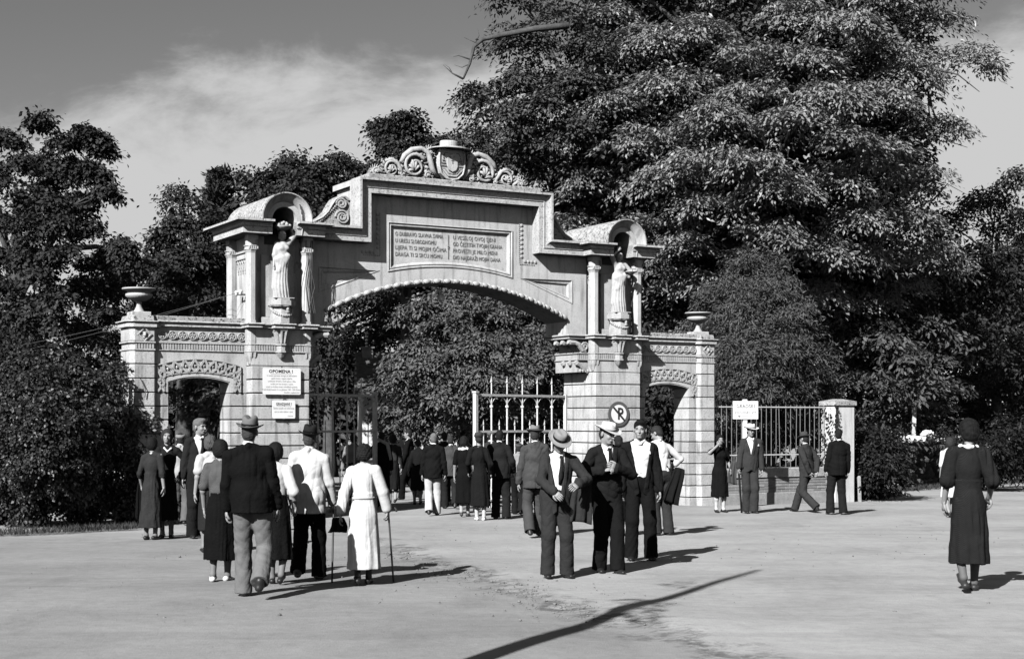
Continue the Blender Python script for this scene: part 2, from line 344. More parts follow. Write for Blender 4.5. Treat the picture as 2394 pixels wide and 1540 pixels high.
    for i, (x, y) in enumerate(path):
        nx = 0 if i in (0, 5) else (1 if x > cx else -1); ny = -1 if y < 0 else 1
        rings.append([(x+nx*d, y+ny*d, z) for d, z in prof])
    m2 = MB(); m2.loft(rings); m2.build('cornice', CORN, core)
    # niche hood: barrel roof with a cavetto archivolt, open in front
    hp = [(.245, .95), (.245, -.203), (.34, -.203), (.345, -.215), (.36, -.24), (.40, -.275), (.45, -.315), (.475, -.345), (.485, -.365), (.505, -.365), (.505, 1.72), (.245, 1.72)]
    n = 20; rings = []
    rings.append([(cx+r, v, 5.157) if r < .36 else (cx+min(r, .505), v, 5.40) for r, v in hp])
    for i in range(n+1):
        a = math.pi*i/n; rings.append([(cx+r*math.cos(a), v, 5.435+r*math.sin(a)) for r, v in hp])
    rings.append([(cx-r, v, 5.157) if r < .36 else (cx-min(r, .505), v, 5.40) for r, v in hp])
    m2 = MB(); m2.loft(rings); o = m2.build('niche_hood', LICHEN, core); o.data.materials.append(STUCCO)
    o.data.polygons.foreach_set('material_index', [0 if (i % 12) in (8, 9, 10) and i < (len(rings)-1)*12 else 1 for i in range(len(o.data.polygons))]); shade(o, 35)
    m2 = MB(); m2.prism([(cx-.26, 5.15), (cx+.26, 5.15)]+[(cx+.26*math.cos(math.pi*i/10), 5.43+.26*math.sin(math.pi*i/10)) for i in range(11)], .9, 1.0); m2.box(cx-.25, cx+.25, .22, .95, 5.0, 5.2); m2.build('niche_back', JOINT_SHADE, core)  # niche back in the dark joint colour, its shade painted in
    return core
T_L = tower(-1); T_R = tower(1)
def pier(s):
    x0, x1 = sorted((s*6.155, s*6.675)); y0, y1 = .21, .95; cf = .08
    mb = MB(); mb.box(x0+.055, x1-.055, y0+.055, y1-.055, BASE, 3.3)
    core = mb.build('end_pier', JOINT_SHADE, gate, loc=UP); core['label'] = 'left end pier topped by an urn' if s < 0 else 'right end pier topped by an urn'
    for i in range(len(JZ)-1):
        d = .03 if i < 2 else 0
        course_ring(x0-d, x1+d, y0-d, y1+d, JZ[i], JZ[i+1], cf=cf+d).build('stone_course', STONE, core)
    course_ring(x0, x1, y0, y1, 2.672, 2.945, cf=cf).build('stone_course', STONE, core)
    course_ring(x0, x1, y0, y1, 3.085, 3.355, cf=cf).build('stone_course', STONE, core)
    def oc(mb, e, z0, z1, e1=None):
        e1 = e if e1 is None else e1
        def ring(e, z): c = cf+e*.41; return [(x0-e+c,y0-e,z),(x1+e-c,y0-e,z),(x1+e,y0-e+c,z),(x1+e,y1+e-c,z),(x1+e-c,y1+e,z),(x0-e+c,y1+e,z),(x0-e,y1+e-c,z),(x0-e,y0-e+c,z)]
        mb.loft([ring(e, z0), ring(e1, z1)])
    m2 = MB(); oc(m2, .028, 3.06, 3.088); oc(m2, .022, 2.925, 2.952); oc(m2, -.012, 2.95, 3.062); m2.build('string_course', CORN, core)
    m2 = MB(); dentils(m2, x0+cf, x1-cf, y0+.012); o = m2.build('dentil_band', CARVE, core); o['kind'] = 'stuff'
    m2 = MB(); oc(m2, .055, 3.35, 3.41); oc(m2, .03, 3.41, 3.43); oc(m2, .06, 3.43, 3.445, .09); oc(m2, .09, 3.445, 3.465); m2.build('cap', CORN, core)
    m2 = MB(); oc(m2, -.0, 3.465, 3.565, -.02); o = m2.build('blocking', LICHEN, core)
    xc = (x0+x1)/2; yc = .58
    m2 = MB(); m2.box(xc-.18, xc+.18, yc-.18, yc+.18, 3.565, 3.645, .008); m2.build('urn_plinth', STUCCO, core)
    # head in a diamond frame
    m2 = MB(); zc = 3.215; k = .118
    for i in range(4):
        a, b_ = [(0, 1), (1, 0), (0, -1), (-1, 0)][i], [(1, 0), (0, -1), (-1, 0), (0, 1)][i]
        m2.tube([(xc+a[0]*k, y0-.012, zc+a[1]*k), (xc+b_[0]*k, y0-.012, zc+b_[1]*k)], .016, 5)
        m2.ell((xc+a[0]*k, y0-.01, zc+a[1]*k), (.022, .02, .022), 6, 4)
    m2.ell((xc, y0-.02, zc-.005), (.032, .04, .042), 9, 6); m2.ell((xc, y0-.01, zc+.03), (.042, .03, .022), 9, 5); m2.ell((xc, y0-.005, zc-.055), (.038, .02, .022), 8, 4)
    m2.build('head_medallion', CARVE, core)
    u = thing('stone_urn', 'shallow stone urn on the left end pier beside the ivy hedge' if s < 0 else 'shallow stone urn on the right end pier by the juniper', 'urn', G(xc, yc, 3.645), TH, 'stone urns on the end piers')
    MB().lathe([(.11, 0), (.105, .012), (.075, .05), (.052, .10), (.042, .15), (.05, .165), (.05, .18), (.04, .19)], n=20).build('urn_foot', STATUE, u, True)
    MB().lathe([(.04, .19), (.12, .215), (.185, .25), (.225, .285), (.235, .315), (.225, .335), (.20, .345)], n=48, flute=24, famp=.07).build('urn_bowl', STATUE, u, True)
    MB().lathe([(.20, .345), (.205, .36), (.23, .385), (.285, .402), (.305, .412), (.312, .428), (.305, .44), (.28, .443), (.26, .43), (.1, .40), (.0, .395)], n=32).build('urn_rim', STATUE, u, True)
    return core
P_L = pier(-1); P_R = pier(1)
def arc_pts(hw, zs, zt, n=18):   # segmental arch through (-hw,zs),(0,zt),(hw,zs)
    h = zt-zs; r = (hw*hw+h*h)/(2*h); a0 = math.asin(min(1, hw/r)); return [(r*math.sin(-a0+2*a0*i/n), zt-r+r*math.cos(-a0+2*a0*i/n)) for i in range(n+1)]
def wing(s):
    xa, xb = 4.43, 6.16; dc = 5.355; hw = .585; y0, y1 = .30, .86
    X = lambda x: s*x
    mb = MB()
    ar = arc_pts(hw-.075, 2.365, 2.437)
    poly = [(xb, 2.157), (dc+hw, 2.157), (dc+hw, 2.338), (dc+hw-.075, 2.365)]+[(dc-x, z) for x, z in ar[1:-1]]+[(dc-hw+.075, 2.365), (dc-hw, 2.338), (dc-hw, 2.157), (xa, 2.157), (xa, 3.37), (xb, 3.37)]
    mb.prism([(X(x), z) for x, z in poly], y0, y1)
    core = mb.build('side_passage', STUCCO, gate, loc=UP); core['label'] = 'left doorway wall under a lattice arch' if s < 0 else 'right doorway wall under a lattice arch'
    for i in range(len(JZ)-2):
        if JZ[i] > 2.1: break
        for a, b_ in ((xa, dc-hw), (dc+hw, xb)):
            x0, x1 = sorted((X(a), X(b_))); d = .03 if i < 2 else 0
            course_ring(x0, x1, y0-d, y1, JZ[i], min(JZ[i+1], 2.155)).build('stone_course', STONE, core)
    for a, b_ in ((xa, dc-hw-.015), (dc+hw+.015, xb)):
        x0, x1 = sorted((X(a), X(b_))); m2 = MB(); m2.box(x0, x1, y0+.02, y1-.02, BASE, 2.157); m2.build('joint_core', JOINT_SHADE, core)
    # door surround ring
    o1 = arc_pts(.66, 2.425, 2.508); i1 = arc_pts(hw, 2.34, 2.44)
    m2 = MB(); poly = [(dc+.66, 2.16)]+[(dc-x, z) for x, z in o1]+[(dc-.66, 2.16), (dc-.60, 2.16)]+[(dc-.60, 2.36)]+[(dc+x*.98, z+.022) for x, z in i1[1:-1]]+[(dc+.60, 2.36), (dc+.60, 2.16)]
    m2.prism([(X(x), z) for x, z in poly], y0-.014, y0+.05); m2.build('door_surround', STUCCO, core)
    # lattice band
    o2 = arc_pts(.785, 2.655, 2.785, 20)
    m2 = MB(); poly = [(dc-x, z) for x, z in o2]+[(dc-.80, 2.16), (dc-.675, 2.16), (dc-.675, 2.435)]+[(dc+x, z+.014) for x, z in o1[1:-1]]+[(dc+.675, 2.435), (dc+.675, 2.16), (dc+.80, 2.16)]
    m2.prism([(X(x), z) for x, z in poly], y0-.006, y0+.05); m2.build('lattice_ground', CARVE, core)
    inn = [(dc-.675, 2.17), (dc-.675, 2.30)]+[(dc+x, z+.02) for x, z in arc_pts(.675, 2.43, 2.515, 40)]+[(dc+.675, 2.30), (dc+.675, 2.17)]
    out = [(dc-.80, 2.17), (dc-.80, 2.40)]+[(dc+x, z) for x, z in arc_pts(.80, 2.655, 2.78, 40)]+[(dc+.80, 2.40), (dc+.80, 2.17)]
    def samp(pl, t):
        L_ = [0]
        for a, b_ in zip(pl, pl[1:]): L_.append(L_[-1]+math.hypot(b_[0]-a[0], b_[1]-a[1]))
        d = t*L_[-1]
        for i in range(len(pl)-1):
            if d <= L_[i+1]+1e-9:
                k = (d-L_[i])/max(1e-9, L_[i+1]-L_[i]); return pl[i][0]+(pl[i+1][0]-pl[i][0])*k, pl[i][1]+(pl[i+1][1]-pl[i][1])*k
        return pl[-1]
    m2 = MB(); nb = 13; st = MB(); st.add([(-.028,0,-.028),(.028,0,-.028),(.028,0,.028),(-.028,0,.028),(0,-.034,0)], [(0,1,4),(1,2,4),(2,3,4),(3,0,4)])
    sme = bpy.data.meshes.new('stud'); sme.from_pydata(st.v, [], st.f); sme.materials.append(STUCCO)
    for k in range(nb):
        t0, t1 = k/nb, (k+1)/nb
        for (pa, ta), (pb, tb) in (((inn, t0), (out, t1)), ((out, t0), (inn, t1))):
            a = samp(pa, ta); b_ = samp(pb, tb); dx, dz = b_[0]-a[0], b_[1]-a[1]; l = math.hypot(dx, dz); nx, nz = -dz/l*.019, dx/l*.019
            m2.prism([(X(a[0]+nx), a[1]+nz), (X(b_[0]+nx), b_[1]+nz), (X(b_[0]-nx), b_[1]-nz), (X(a[0]-nx), a[1]-nz)], y0-.036, y0)
        if k:
            a = samp(inn, t0); b_ = samp(out, t0); o = link('stud', sme, core, (X((a[0]+b_[0])/2), y0-.006, (a[1]+b_[1])/2)); o.rotation_euler = (0, R(45), 0)
    m2.tube([(X(x), y0-.02, z) for x, z in out], .014, 5, ref=(0,1,0)); m2.tube([(X(x), y0-.02, z) for x, z in inn], .012, 5, ref=(0,1,0))
    m2.build('lattice', CARVE, core)
    m2 = MB()
    x0, x1 = sorted((X(xa), X(xb)))
    m2.box(x0, x1, y0-.03, y1+.02, 3.062, 3.092, .006); m2.box(x0, x1, y0-.025, y1+.02, 2.926, 2.952, .006); m2.build('string_course', CORN, core)
    m2 = MB(); dentils(m2, x0+.02, x1-.02, y0); o = m2.build('dentil_band', CARVE, core); o['kind'] = 'stuff'
    m2 = MB(); m2.box(x0, x1, y0-.06, y1+.05, 3.372, 3.425, .006); m2.box(x0, x1, y0-.03, y1+.03, 3.425, 3.445); m2.box(x0, x1, y0-.10, y1+.1, 3.447, 3.485, .012); m2.build('cap', CORN, core)
    m2 = MB(); m2.box(x0, x1, y0-.01, y1, 3.48, 3.575, .01); m2.build('blocking', LICHEN, core)
    m2 = MB(); m2.box(x0, x1, y0-.012, y0+.02, 3.318, 3.34); m2.box(x0, x1, y0-.012, y0+.02, 3.095, 3.115)
    for k in range(9):
        xx = x0+.1+k*(x1-x0-.2)/8
        link('rosette', ROS, core, (xx, y0-.001, 3.217))
        if k < 8: m2.tube([(xx+.07, y0-.012, 3.16), (xx+.095, y0-.02, 3.19), (xx+.11, y0-.02, 3.23), (xx+.135, y0-.012, 3.275)], .013, 5)
    m2.build('frieze', CARVE, core)
    return core
W_L = wing(-1); W_R = wing(1)
# ---- arch wall with its stepped cornice
AV = .38; AB = 1.30
def arch():
    n = 28; intr = [(x, z) for x, z in arc_pts(2.80, 3.755, 4.445, n)]
    mb = MB(); poly = [(-3.28, 3.47), (-2.80, 3.47)]+intr+[(2.80, 3.47), (3.28, 3.47), (3.28, 5.20), (2.0, 5.20), (2.0, 6.38), (-2.0, 6.38), (-2.0, 5.20), (-3.28, 5.20)]
    # front face with the recessed inscription and spandrel panels cut out is laid in strips: solid slightly behind, skin in front
    mb.prism(poly, AV+.05, AB)
    core = mb.build('arch_wall', STUCCO, gate, loc=UP); core['label'] = 'wide segmental arch wall with inscription between the towers'
    bm = bmesh.new()
    def loop(pts, y=AV): return [bm.verts.new((x, y, z)) for x, z in pts]
    outer = loop(poly)
    pb = arc_pts(1.415, 4.65, 4.80, 14); panel = [(-1.415, 5.60)]+[(x, z) for x, z in pb]+[(1.415, 5.60)]
    sL = [(-2.905, 4.165), (-2.905, 4.635), (-1.675, 4.625)]; sR = [(-x, z) for x, z in sL][::-1]
    eds = []
    for lp in (outer, loop(panel), loop(sL), loop(sR)):
        for i in range(len(lp)): eds.append(bm.edges.new((lp[i], lp[(i+1) % len(lp)])))
    bmesh.ops.triangle_fill(bm, use_beauty=True, use_dissolve=False, edges=eds)
    def inpanel(c):
        x, z = c
        if abs(x) < 1.41 and z < 5.6 and z > 4.80-.15*(x/1.415)**2: return True
        ax = abs(x); 
        return 1.675 < ax < 2.905 and z < 4.635 and z > 4.165+(2.905-ax)*(.46/1.23) 
    kill = [f for f in bm.faces if inpanel((f.calc_center_median().x, f.calc_center_median().z))]
    bmesh.ops.delete(bm, geom=kill, context='FACES_ONLY')
    r = bmesh.ops.extrude_face_region(bm, geom=bm.faces[:])
    for v in r['geom']:
        if isinstance(v, bmesh.types.BMVert): v.co.y += .048
    bmesh.ops.recalc_face_normals(bm, faces=bm.faces[:])
    me = bpy.data.meshes.new('wall_face'); bm.to_mesh(me); bm.free(); me.materials.append(STUCCO); link('wall_face', me, core)
    # panel moulding
    def inset(pts, d):
        m_ = len(pts); res = []
        ar = sum(pts[i][0]*pts[(i+1) % m_][1]-pts[(i+1) % m_][0]*pts[i][1] for i in range(m_)); sg = 1 if ar > 0 else -1
        for i in range(m_):
            a, b_, c = pts[i-1], pts[i], pts[(i+1) % m_]
            n1 = Vector((-(b_[1]-a[1]), b_[0]-a[0])).normalized()*sg; n2 = Vector((-(c[1]-b_[1]), c[0]-b_[0])).normalized()*sg
            bis = (n1+n2).normalized(); k = d/max(.35, bis.dot(n1)); res.append((b_[0]+bis.x*k, b_[1]+bis.y*k))
        return res
    def frame(pts, prof, name):
        rings = [[(x, y, z) for x, z in inset(pts, d)] for d, y in prof]; m2 = MB()
        m_ = len(pts); v = [p for r_ in rings for p in r_]; f = []
        for i in range(len(rings)-1):
            for j in range(m_): k = (j+1) % m_; f.append((i*m_+j, i*m_+k, (i+1)*m_+k, (i+1)*m_+j))
        m2.add(v, f); o = m2.build(name, STUCCO, core); bm = bmesh.new(); bm.from_mesh(o.data); bmesh.ops.recalc_face_normals(bm, faces=bm.faces[:]); bm.to_mesh(o.data); bm.free(); return o
    pr = [(-.025, AV+.004), (-.025, AV-.018), (-.008, AV-.022), (.004, AV+.004), (.02, AV+.01), (.028, AV-.006), (.045, AV-.006), (.055, AV+.02), (.072, AV+.028), (.085, AV+.049)]
    frame(panel, pr, 'inscription_frame')
    for sp in (sL, sR): frame(sp, [(-.018, AV+.004), (-.018, AV-.012), (-.004, AV-.012), (.006, AV+.01), (.05, AV+.02), (.06, AV+.012), (.09, AV+.03), (.10, AV+.049)], 'spandrel_frame')
    # inscription, two columns of four lines with a slim divider
    La = ['O DUBRAVO SLAVNA SVIMA', 'U URESU SLOBODNOMU', 'LIJEPA TI SI MOJIM OČIMA', 'DRAGA TI SI SRCU MOMU.']
    Lb = ['U VESELOJ OVOJ SJENI', 'OD ČESTITIH TVOJIH GRANA', 'PROVESTI JE MILO MENI', 'DIO NAJDRAŽI MOJIH DANA']
    for col, x0 in ((La, -1.255), (Lb, .055)):
        for i, l in enumerate(col):
            t = text('inscription_line', l, .118, LETTER, core, (x0, AV+.046, 5.40-i*.137), align='LEFT', ext=.006, bold=-.0012)
            w = t.dimensions.x if t.dimensions.x > 0 else 1; 
            ws = max(v.co.x for v in t.data.vertices); tgt = 1.16*(len(l)+5)/29
            t.scale = (min(1.0, tgt/ws), 1, 1)
    m2 = MB(); m2.box(-.056, -.046, AV+.035, AV+.05, 4.95, 5.45); m2.lathe([(.0, -.04), (.02, -.02), (.008, 0), (.024, .02), (0, .045)], (-.051, AV+.042, 5.19), 6); m2.build('divider', LETTER, core)
    # rope moulding along the intrados
    m2 = MB(); pts = arc_pts(2.80, 3.79, 4.48, 200); L_ = []
    m2.tube([(x, AV-.015, z-.01) for x, z in pts[::6]], .044, 6, ref=(0,1,0))
    m2.build('rope_core', CARVE, core, True)
    egg = MB(); egg.ell((0,0,0), (.092, .05, .052), 12, 7); eme = bpy.data.meshes.new('rope_bead'); eme.from_pydata(egg.v, [], egg.f); eme.materials.append(STUCCO); eme.polygons.foreach_set('use_smooth', [True]*len(eme.polygons))
    fl = MB(); fl.tube([(.055,-.035,-.05), (.02,-.055,-.02), (-.02,-.05,.02), (-.06,-.02,.05)], [.012,.026,.024,.008], 6); fme = bpy.data.meshes.new('rope_leaf'); fme.from_pydata(fl.v, [], fl.f); fme.materials.append(CARVE)
    nb = 26
    for k in range(nb):
        i = int((k+.5)/nb*200); a, b_ = pts[max(0, i-2)], pts[min(200, i+2)]; ang = math.atan2(b_[1]-a[1], b_[0]-a[0])
        link('rope_bead', eme, core, (pts[i][0], AV-.035, pts[i][1]), (0, -ang, 0))
        i2 = int((k+1)/nb*200)
        if k < nb-1: link('rope_leaf', fme, core, (pts[i2][0], AV-.03, pts[i2][1]), (0, -ang, 0))
    # stepped cornice
    path = [(-3.06, 5.155), (-1.925, 5.155), (-1.925, 6.13), (1.925, 6.13), (1.925, 5.155), (3.06, 5.155)]
    prof = [(0, AV+.02), (0, .09), (.10, .09), (.104, .075), (.118, .07), (.122, .085), (.16, .085), (.20, .07), (.228, .04), (.236, .02), (.24, -.02), (.285, -.02), (.285, AV+.05)]
    dirs = [(0, 1), (-1, 1), (-1, 1), (1, 1), (1, 1), (0, 1)]
    m2 = MB(); m2.loft([[(x+dx*d, y, z+dz*d) for d, y in prof] for (x, z), (dx, dz) in zip(path, dirs)]); m2.build('stepped_cornice', CORN, core)
    m2 = MB(); m2.box(-2.20, 2.20, .16, AB+.1, 6.30, 6.412); m2.box(-2.205, -1.93, .16, .50, 5.44, 6.41); m2.box(1.93, 2.205, .16, .50, 5.44, 6.41); m2.box(-2.12, 2.12, .46, AB+.05, 5.3, 6.39); m2.build('attic', STUCCO, core)
    m2 = MB(); m2.box(-1.98, 1.98, .10, 1.0, 6.41, 6.52, .015); m2.build('attic_plinth', LICHEN, core)
    m2 = MB(); m2.box(-3.0, -2.0, .36, AB, 5.15, 5.43); m2.box(2.0, 3.0, .36, AB, 5.15, 5.43); m2.build('shoulder', LICHEN, core)
    # small rosette strip beside the upper panel, both sides
    m2 = MB()
    for s in (-1, 1):
        for k in range(8): m2.ell((s*1.66, AV-.008, 5.75-k*.095), (.036, .018, .036), 8, 4)
        for k in range(4): m2.ell((s*(1.74+k*.085), AV-.008, 4.99), (.036, .018, .036), 8, 4)
        for k in range(20): m2.box(s*1.605-.014, s*1.605+.014, AV-.012, AV+.01, 4.95+k*.043, 4.975+k*.043)
        for k in range(9): m2.box(s*(1.62+k*.043)-.012, s*(1.62+k*.043)+.012, AV-.012, AV+.01, 4.918, 4.944)
    m2.build('rosette_strip', CARVE, core)
    # volutes on the shoulders
    for s in (-1, 1):
        m2 = MB(); sil = [(2.19, 5.43), (3.06, 5.43), (3.06, 5.53), (2.95, 5.58), (2.80, 5.66), (2.68, 5.78), (2.60, 5.92), (2.52, 6.03), (2.42, 6.09), (2.32, 6.10), (2.24, 6.05), (2.19, 5.98)]
        m2.prism([(s*x, z) for x, z in sil], .50, .82); o = m2.build('volute', LICHEN, core)
        m2 = MB(); y = .485
        m2.tube([(s*x, y, z-.03) for x, z in sil[2:11]], .03, 6, ref=(0,1,0))
        for cx_, cz, r0, tn in ((2.40, 5.93, .115, 1.8), (2.38, 5.66, .15, 2.0)):
            m2.tube([(s*(cx_+r0*(1-.75*k/30)*math.cos(tn*2*math.pi*k/30)), y-.01, cz+r0*(1-.75*k/30)*math.sin(tn*2*math.pi*k/30)) for k in range(31)], .022, 5, ref=(0,1,0))
            for k in range(5):
                a = 2*math.pi*k/5; m2.ell((s*(cx_+.04*math.cos(a)), y-.005, cz+.04*math.sin(a)), (.026, .02, .026), 6, 4)
        for k in range(14): t = k/13; m2.ell((s*(2.95-.45*t), y, 5.50+.40*t**1.3), (.022, .02, .026), 6, 4)
        m2.build('volute_scroll', CARVE, o)
    # imposts and scrolled brackets beside the towers
    for s in (-1, 1):
        m2 = MB(); X = lambda a, b_: sorted((s*a, s*b_))
        m2.box(*X(2.74, 3.27), .22, 1.25, 3.375, 3.425, .008); m2.box(*X(2.70, 3.27), .18, 1.30, 3.432, 3.474, .012)
        m2.box(*X(2.97, 3.27), .26, 1.2, 2.925, 2.952, .005); m2.box(*X(2.97, 3.27), .26, 1.2, 3.062, 3.09, .005); m2.box(*X(3.0, 3.27), .30, 1.2, 2.67, 3.07); m2.box(*X(3.1, 3.27), .3, 1.2, 3.05, 3.40)
        x0, x1 = X(3.0, 3.26); dentils(m2, x0, x1, .30)
        for yy in (.28, .55, .82): 
            m2.tube([(s*2.76, yy, 3.32), (s*2.80, yy, 3.30), (s*2.92, yy, 3.30), (s*3.02, yy, 3.26), (s*3.12, yy, 3.14), (s*3.2, yy, 3.1)], [.06, .065, .055, .06, .05, .03], 8)
            m2.tube([(s*2.94, yy, 2.90), (s*2.97, yy, 2.86), (s*3.05, yy, 2.82), (s*3.15, yy, 2.74), (s*3.24, yy, 2.66)], [.05, .06, .05, .045, .03], 8)
        m2.tube([(s*(3.17+.10*(1-.8*k/24)*math.cos(2*math.pi*1.7*k/24)), .27, 3.22+.10*(1-.8*k/24)*math.sin(2*math.pi*1.7*k/24)) for k in range(25)], .02, 5, ref=(0,1,0))
        for k in range(4): m2.ell((s*(3.06+.065*k), .27, 2.70), (.035, .03, .04), 7, 4)
        m2.build('impost_bracket', CARVE, core)
    # crest: shield under a flat clerical hat, between acanthus scrolls
    y = .50; cr = MB(); cr.box(-1.80, 1.80, y-.05, y+.12, 6.52, 6.56); crest = cr.build('crest', CARVE, gate, loc=UP); crest['label'] = 'carved coat of arms with acanthus scrolls on the attic'
    for s in (-1, 1):
        m2 = MB()
        for cx_, cz, r0, tn, w in ((.80, 6.80, .26, 1.6, .048), (1.32, 6.70, .17, 1.6, .036), (1.66, 6.62, .09, 1.4, .026), (.46, 7.10, .10, 1.5, .026), (.50, 6.64, .075, 1.5, .024), (1.06, 6.62, .07, 1.3, .022)):
            m2.tube([(s*(cx_+r0*(1-.78*k/34)*math.cos(2.6-tn*2*math.pi*k/34)), y-.05-.015*k/34, cz+r0*(1-.78*k/34)*math.sin(2.6-tn*2*math.pi*k/34)) for k in range(35)], [w*.92*(1-.5*k/34) for k in range(35)], 6, ref=(0,1,0))
            for k in (-2, -1, 0, 1, 2):
                m2.tube([(s*(cx_+r0*.05+r0*.62*q_*math.sin(k*.62*(.6+.4*q_)+.35)), y-.05-.04*math.sin(q_*3), cz-r0*.42+r0*(1.0-.12*abs(k))*q_*math.cos(k*.62*(.6+.4*q_)+.35)) for q_ in (0, .35, .7, .95)], [r0*.05, r0*.10, r0*.14, r0*.06], 6, ref=(0,1,0))
            for k in range(12):      # leaf lobes round the outside of each scroll
                a = -.5+k*.36; m2.tube([(s*(cx_+(r0+q_)*math.cos(a+q_*2)), y-.03-q_*.2, cz+(r0+q_)*math.sin(a+q_*2)) for q_ in (-.02, .02, .05, .075)], [r0*.13, r0*.15, r0*.11, r0*.03], 5, ref=(0,1,0))
        m2.tube([(s*.28, y-.05, 6.62), (s*.42, y-.06, 6.80), (s*.46, y-.06, 6.98), (s*.52, y-.05, 7.12), (s*.66, y-.04, 7.17), (s*.85, y-.03, 7.13), (s*1.02, y-.03, 7.0), (s*1.1, y-.03, 6.86)], [.05, .06, .06, .055, .06, .065, .06, .04], 7)
        m2.tube([(s*1.05, y-.04, 6.60), (s*1.12, y-.05, 6.72), (s*1.2, y-.05, 6.84), (s*1.32, y-.04, 6.90), (s*1.45, y-.03, 6.86)], [.03, .04, .045, .045, .03], 7)
        m2.tube([(s*1.48, y-.04, 6.58), (s*1.6, y-.04, 6.66), (s*1.74, y-.03, 6.64), (s*1.80, y-.02, 6.58)], [.03, .04, .035, .02], 7)
        m2.build('acanthus_scroll', CARVE, crest, True)
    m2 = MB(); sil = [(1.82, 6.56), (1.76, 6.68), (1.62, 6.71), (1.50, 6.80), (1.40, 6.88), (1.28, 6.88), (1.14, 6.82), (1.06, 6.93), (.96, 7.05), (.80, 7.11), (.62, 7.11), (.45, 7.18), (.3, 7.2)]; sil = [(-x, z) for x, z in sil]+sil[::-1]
    m2.prism(sil, y, y+.10); m2.build('crest_ground', mat('dark_relief_stone', .16, .95, .3, 9, .3), crest)  # ground behind the scrolls darker than the carving
    m2 = MB(); rp = random.Random(8)
    for k in range(210):
        x = rp.uniform(-1.75, 1.75); top = next(z for (xa, z), (xb, _) in zip(sil, sil[1:]) if xa <= x <= xb+1e-6) if abs(x) < 1.8 else 6.6
        z = rp.uniform(6.58, max(6.6, top-.03))
        if abs(x) < .30: continue
        a = rp.uniform(0, 6.28); q_ = rp.uniform(.035, .075); m2.tube([(x, y-.01, z), (x+q_*.6*math.cos(a), y-.035, z+q_*.6*math.sin(a)), (x+q_*1.2*math.cos(a+.5), y-.02, z+q_*1.2*math.sin(a+.5))], [.014, .024, .006], 5, ref=(0,1,0))
    o = m2.build('acanthus_leaves', CARVE, crest, True); o['kind'] = 'stuff'
    sh = [(-.27, 7.22), (.27, 7.22), (.29, 7.05), (.29, 6.84), (.25, 6.70), (.14, 6.60), (0, 6.565), (-.14, 6.60), (-.25, 6.70), (-.29, 6.84), (-.29, 7.05)]
    m2 = MB(); m2.prism(sh, y-.14, y+.02); m2.build('shield', STUCCO, crest)
    m2 = MB(); m2.tube([(x, y-.15, z) for x, z in sh[1:]+[sh[0]]], .024, 6, ref=(0,1,0)); m2.build('shield_rim', STUCCO, crest, True)
    m2 = MB(); s2 = [(-.115, 7.02), (.115, 7.02), (.115, 6.84), (.08, 6.77), (0, 6.735), (-.08, 6.77), (-.115, 6.84)]
    m2.prism(s2, y-.175, y-.13); m2.ell((0, y-.16, 7.06), (.06, .03, .05), 8, 5)
    m2.prism([(-.24, 6.78), (-.18, 6.78), (-.07, 6.69), (.07, 6.69), (.18, 6.78), (.24, 6.78), (.10, 6.64), (-.10, 6.64)], y-.165, y-.13); m2.build('inner_shield', STUCCO, crest)
    m2 = MB(); m2.box(-.008, .008, y-.183, y-.17, 6.90, 7.00); m2.box(-.03, .03, y-.183, y-.17, 6.955, 6.971)
    for s in (-1, 1):
        for r_ in range(4):
            for k in range(r_+1): m2.ell((s*(.195+(k-r_/2)*.034), y-.15, 7.02-r_*.055), (.013, .014, .022), 6, 4)
        m2.tube([(s*.10, y-.15, 7.12), (s*.16, y-.15, 7.12), (s*.195, y-.15, 7.05)], .008, 5)
        m2.tube([(s*.24, y-.165, 6.79), (s*.17, y-.168, 6.79), (s*.1, y-.168, 6.70), (0, y-.168, 6.68)], .008, 4)
    m2.build('tassels_and_cross', mat('dark_relief_stone', .12), crest)
    m2 = MB(); m2.lathe([(.0, 7.225), (.36, 7.205), (.47, 7.195), (.472, 7.21), (.36, 7.238), (.205, 7.262), (.0, 7.262)], (0, y-.06, 0), 28, 1, .75); m2.build('hat_brim', STUCCO, crest)
    m2 = MB(); m2.lathe([(.20, 7.25), (.195, 7.36), (.185, 7.385), (.12, 7.395), (0, 7.395)], (0, y+.0, 0), 22, 1, .8); m2.build('hat_crown', STUCCO, crest)
    return core
arch()
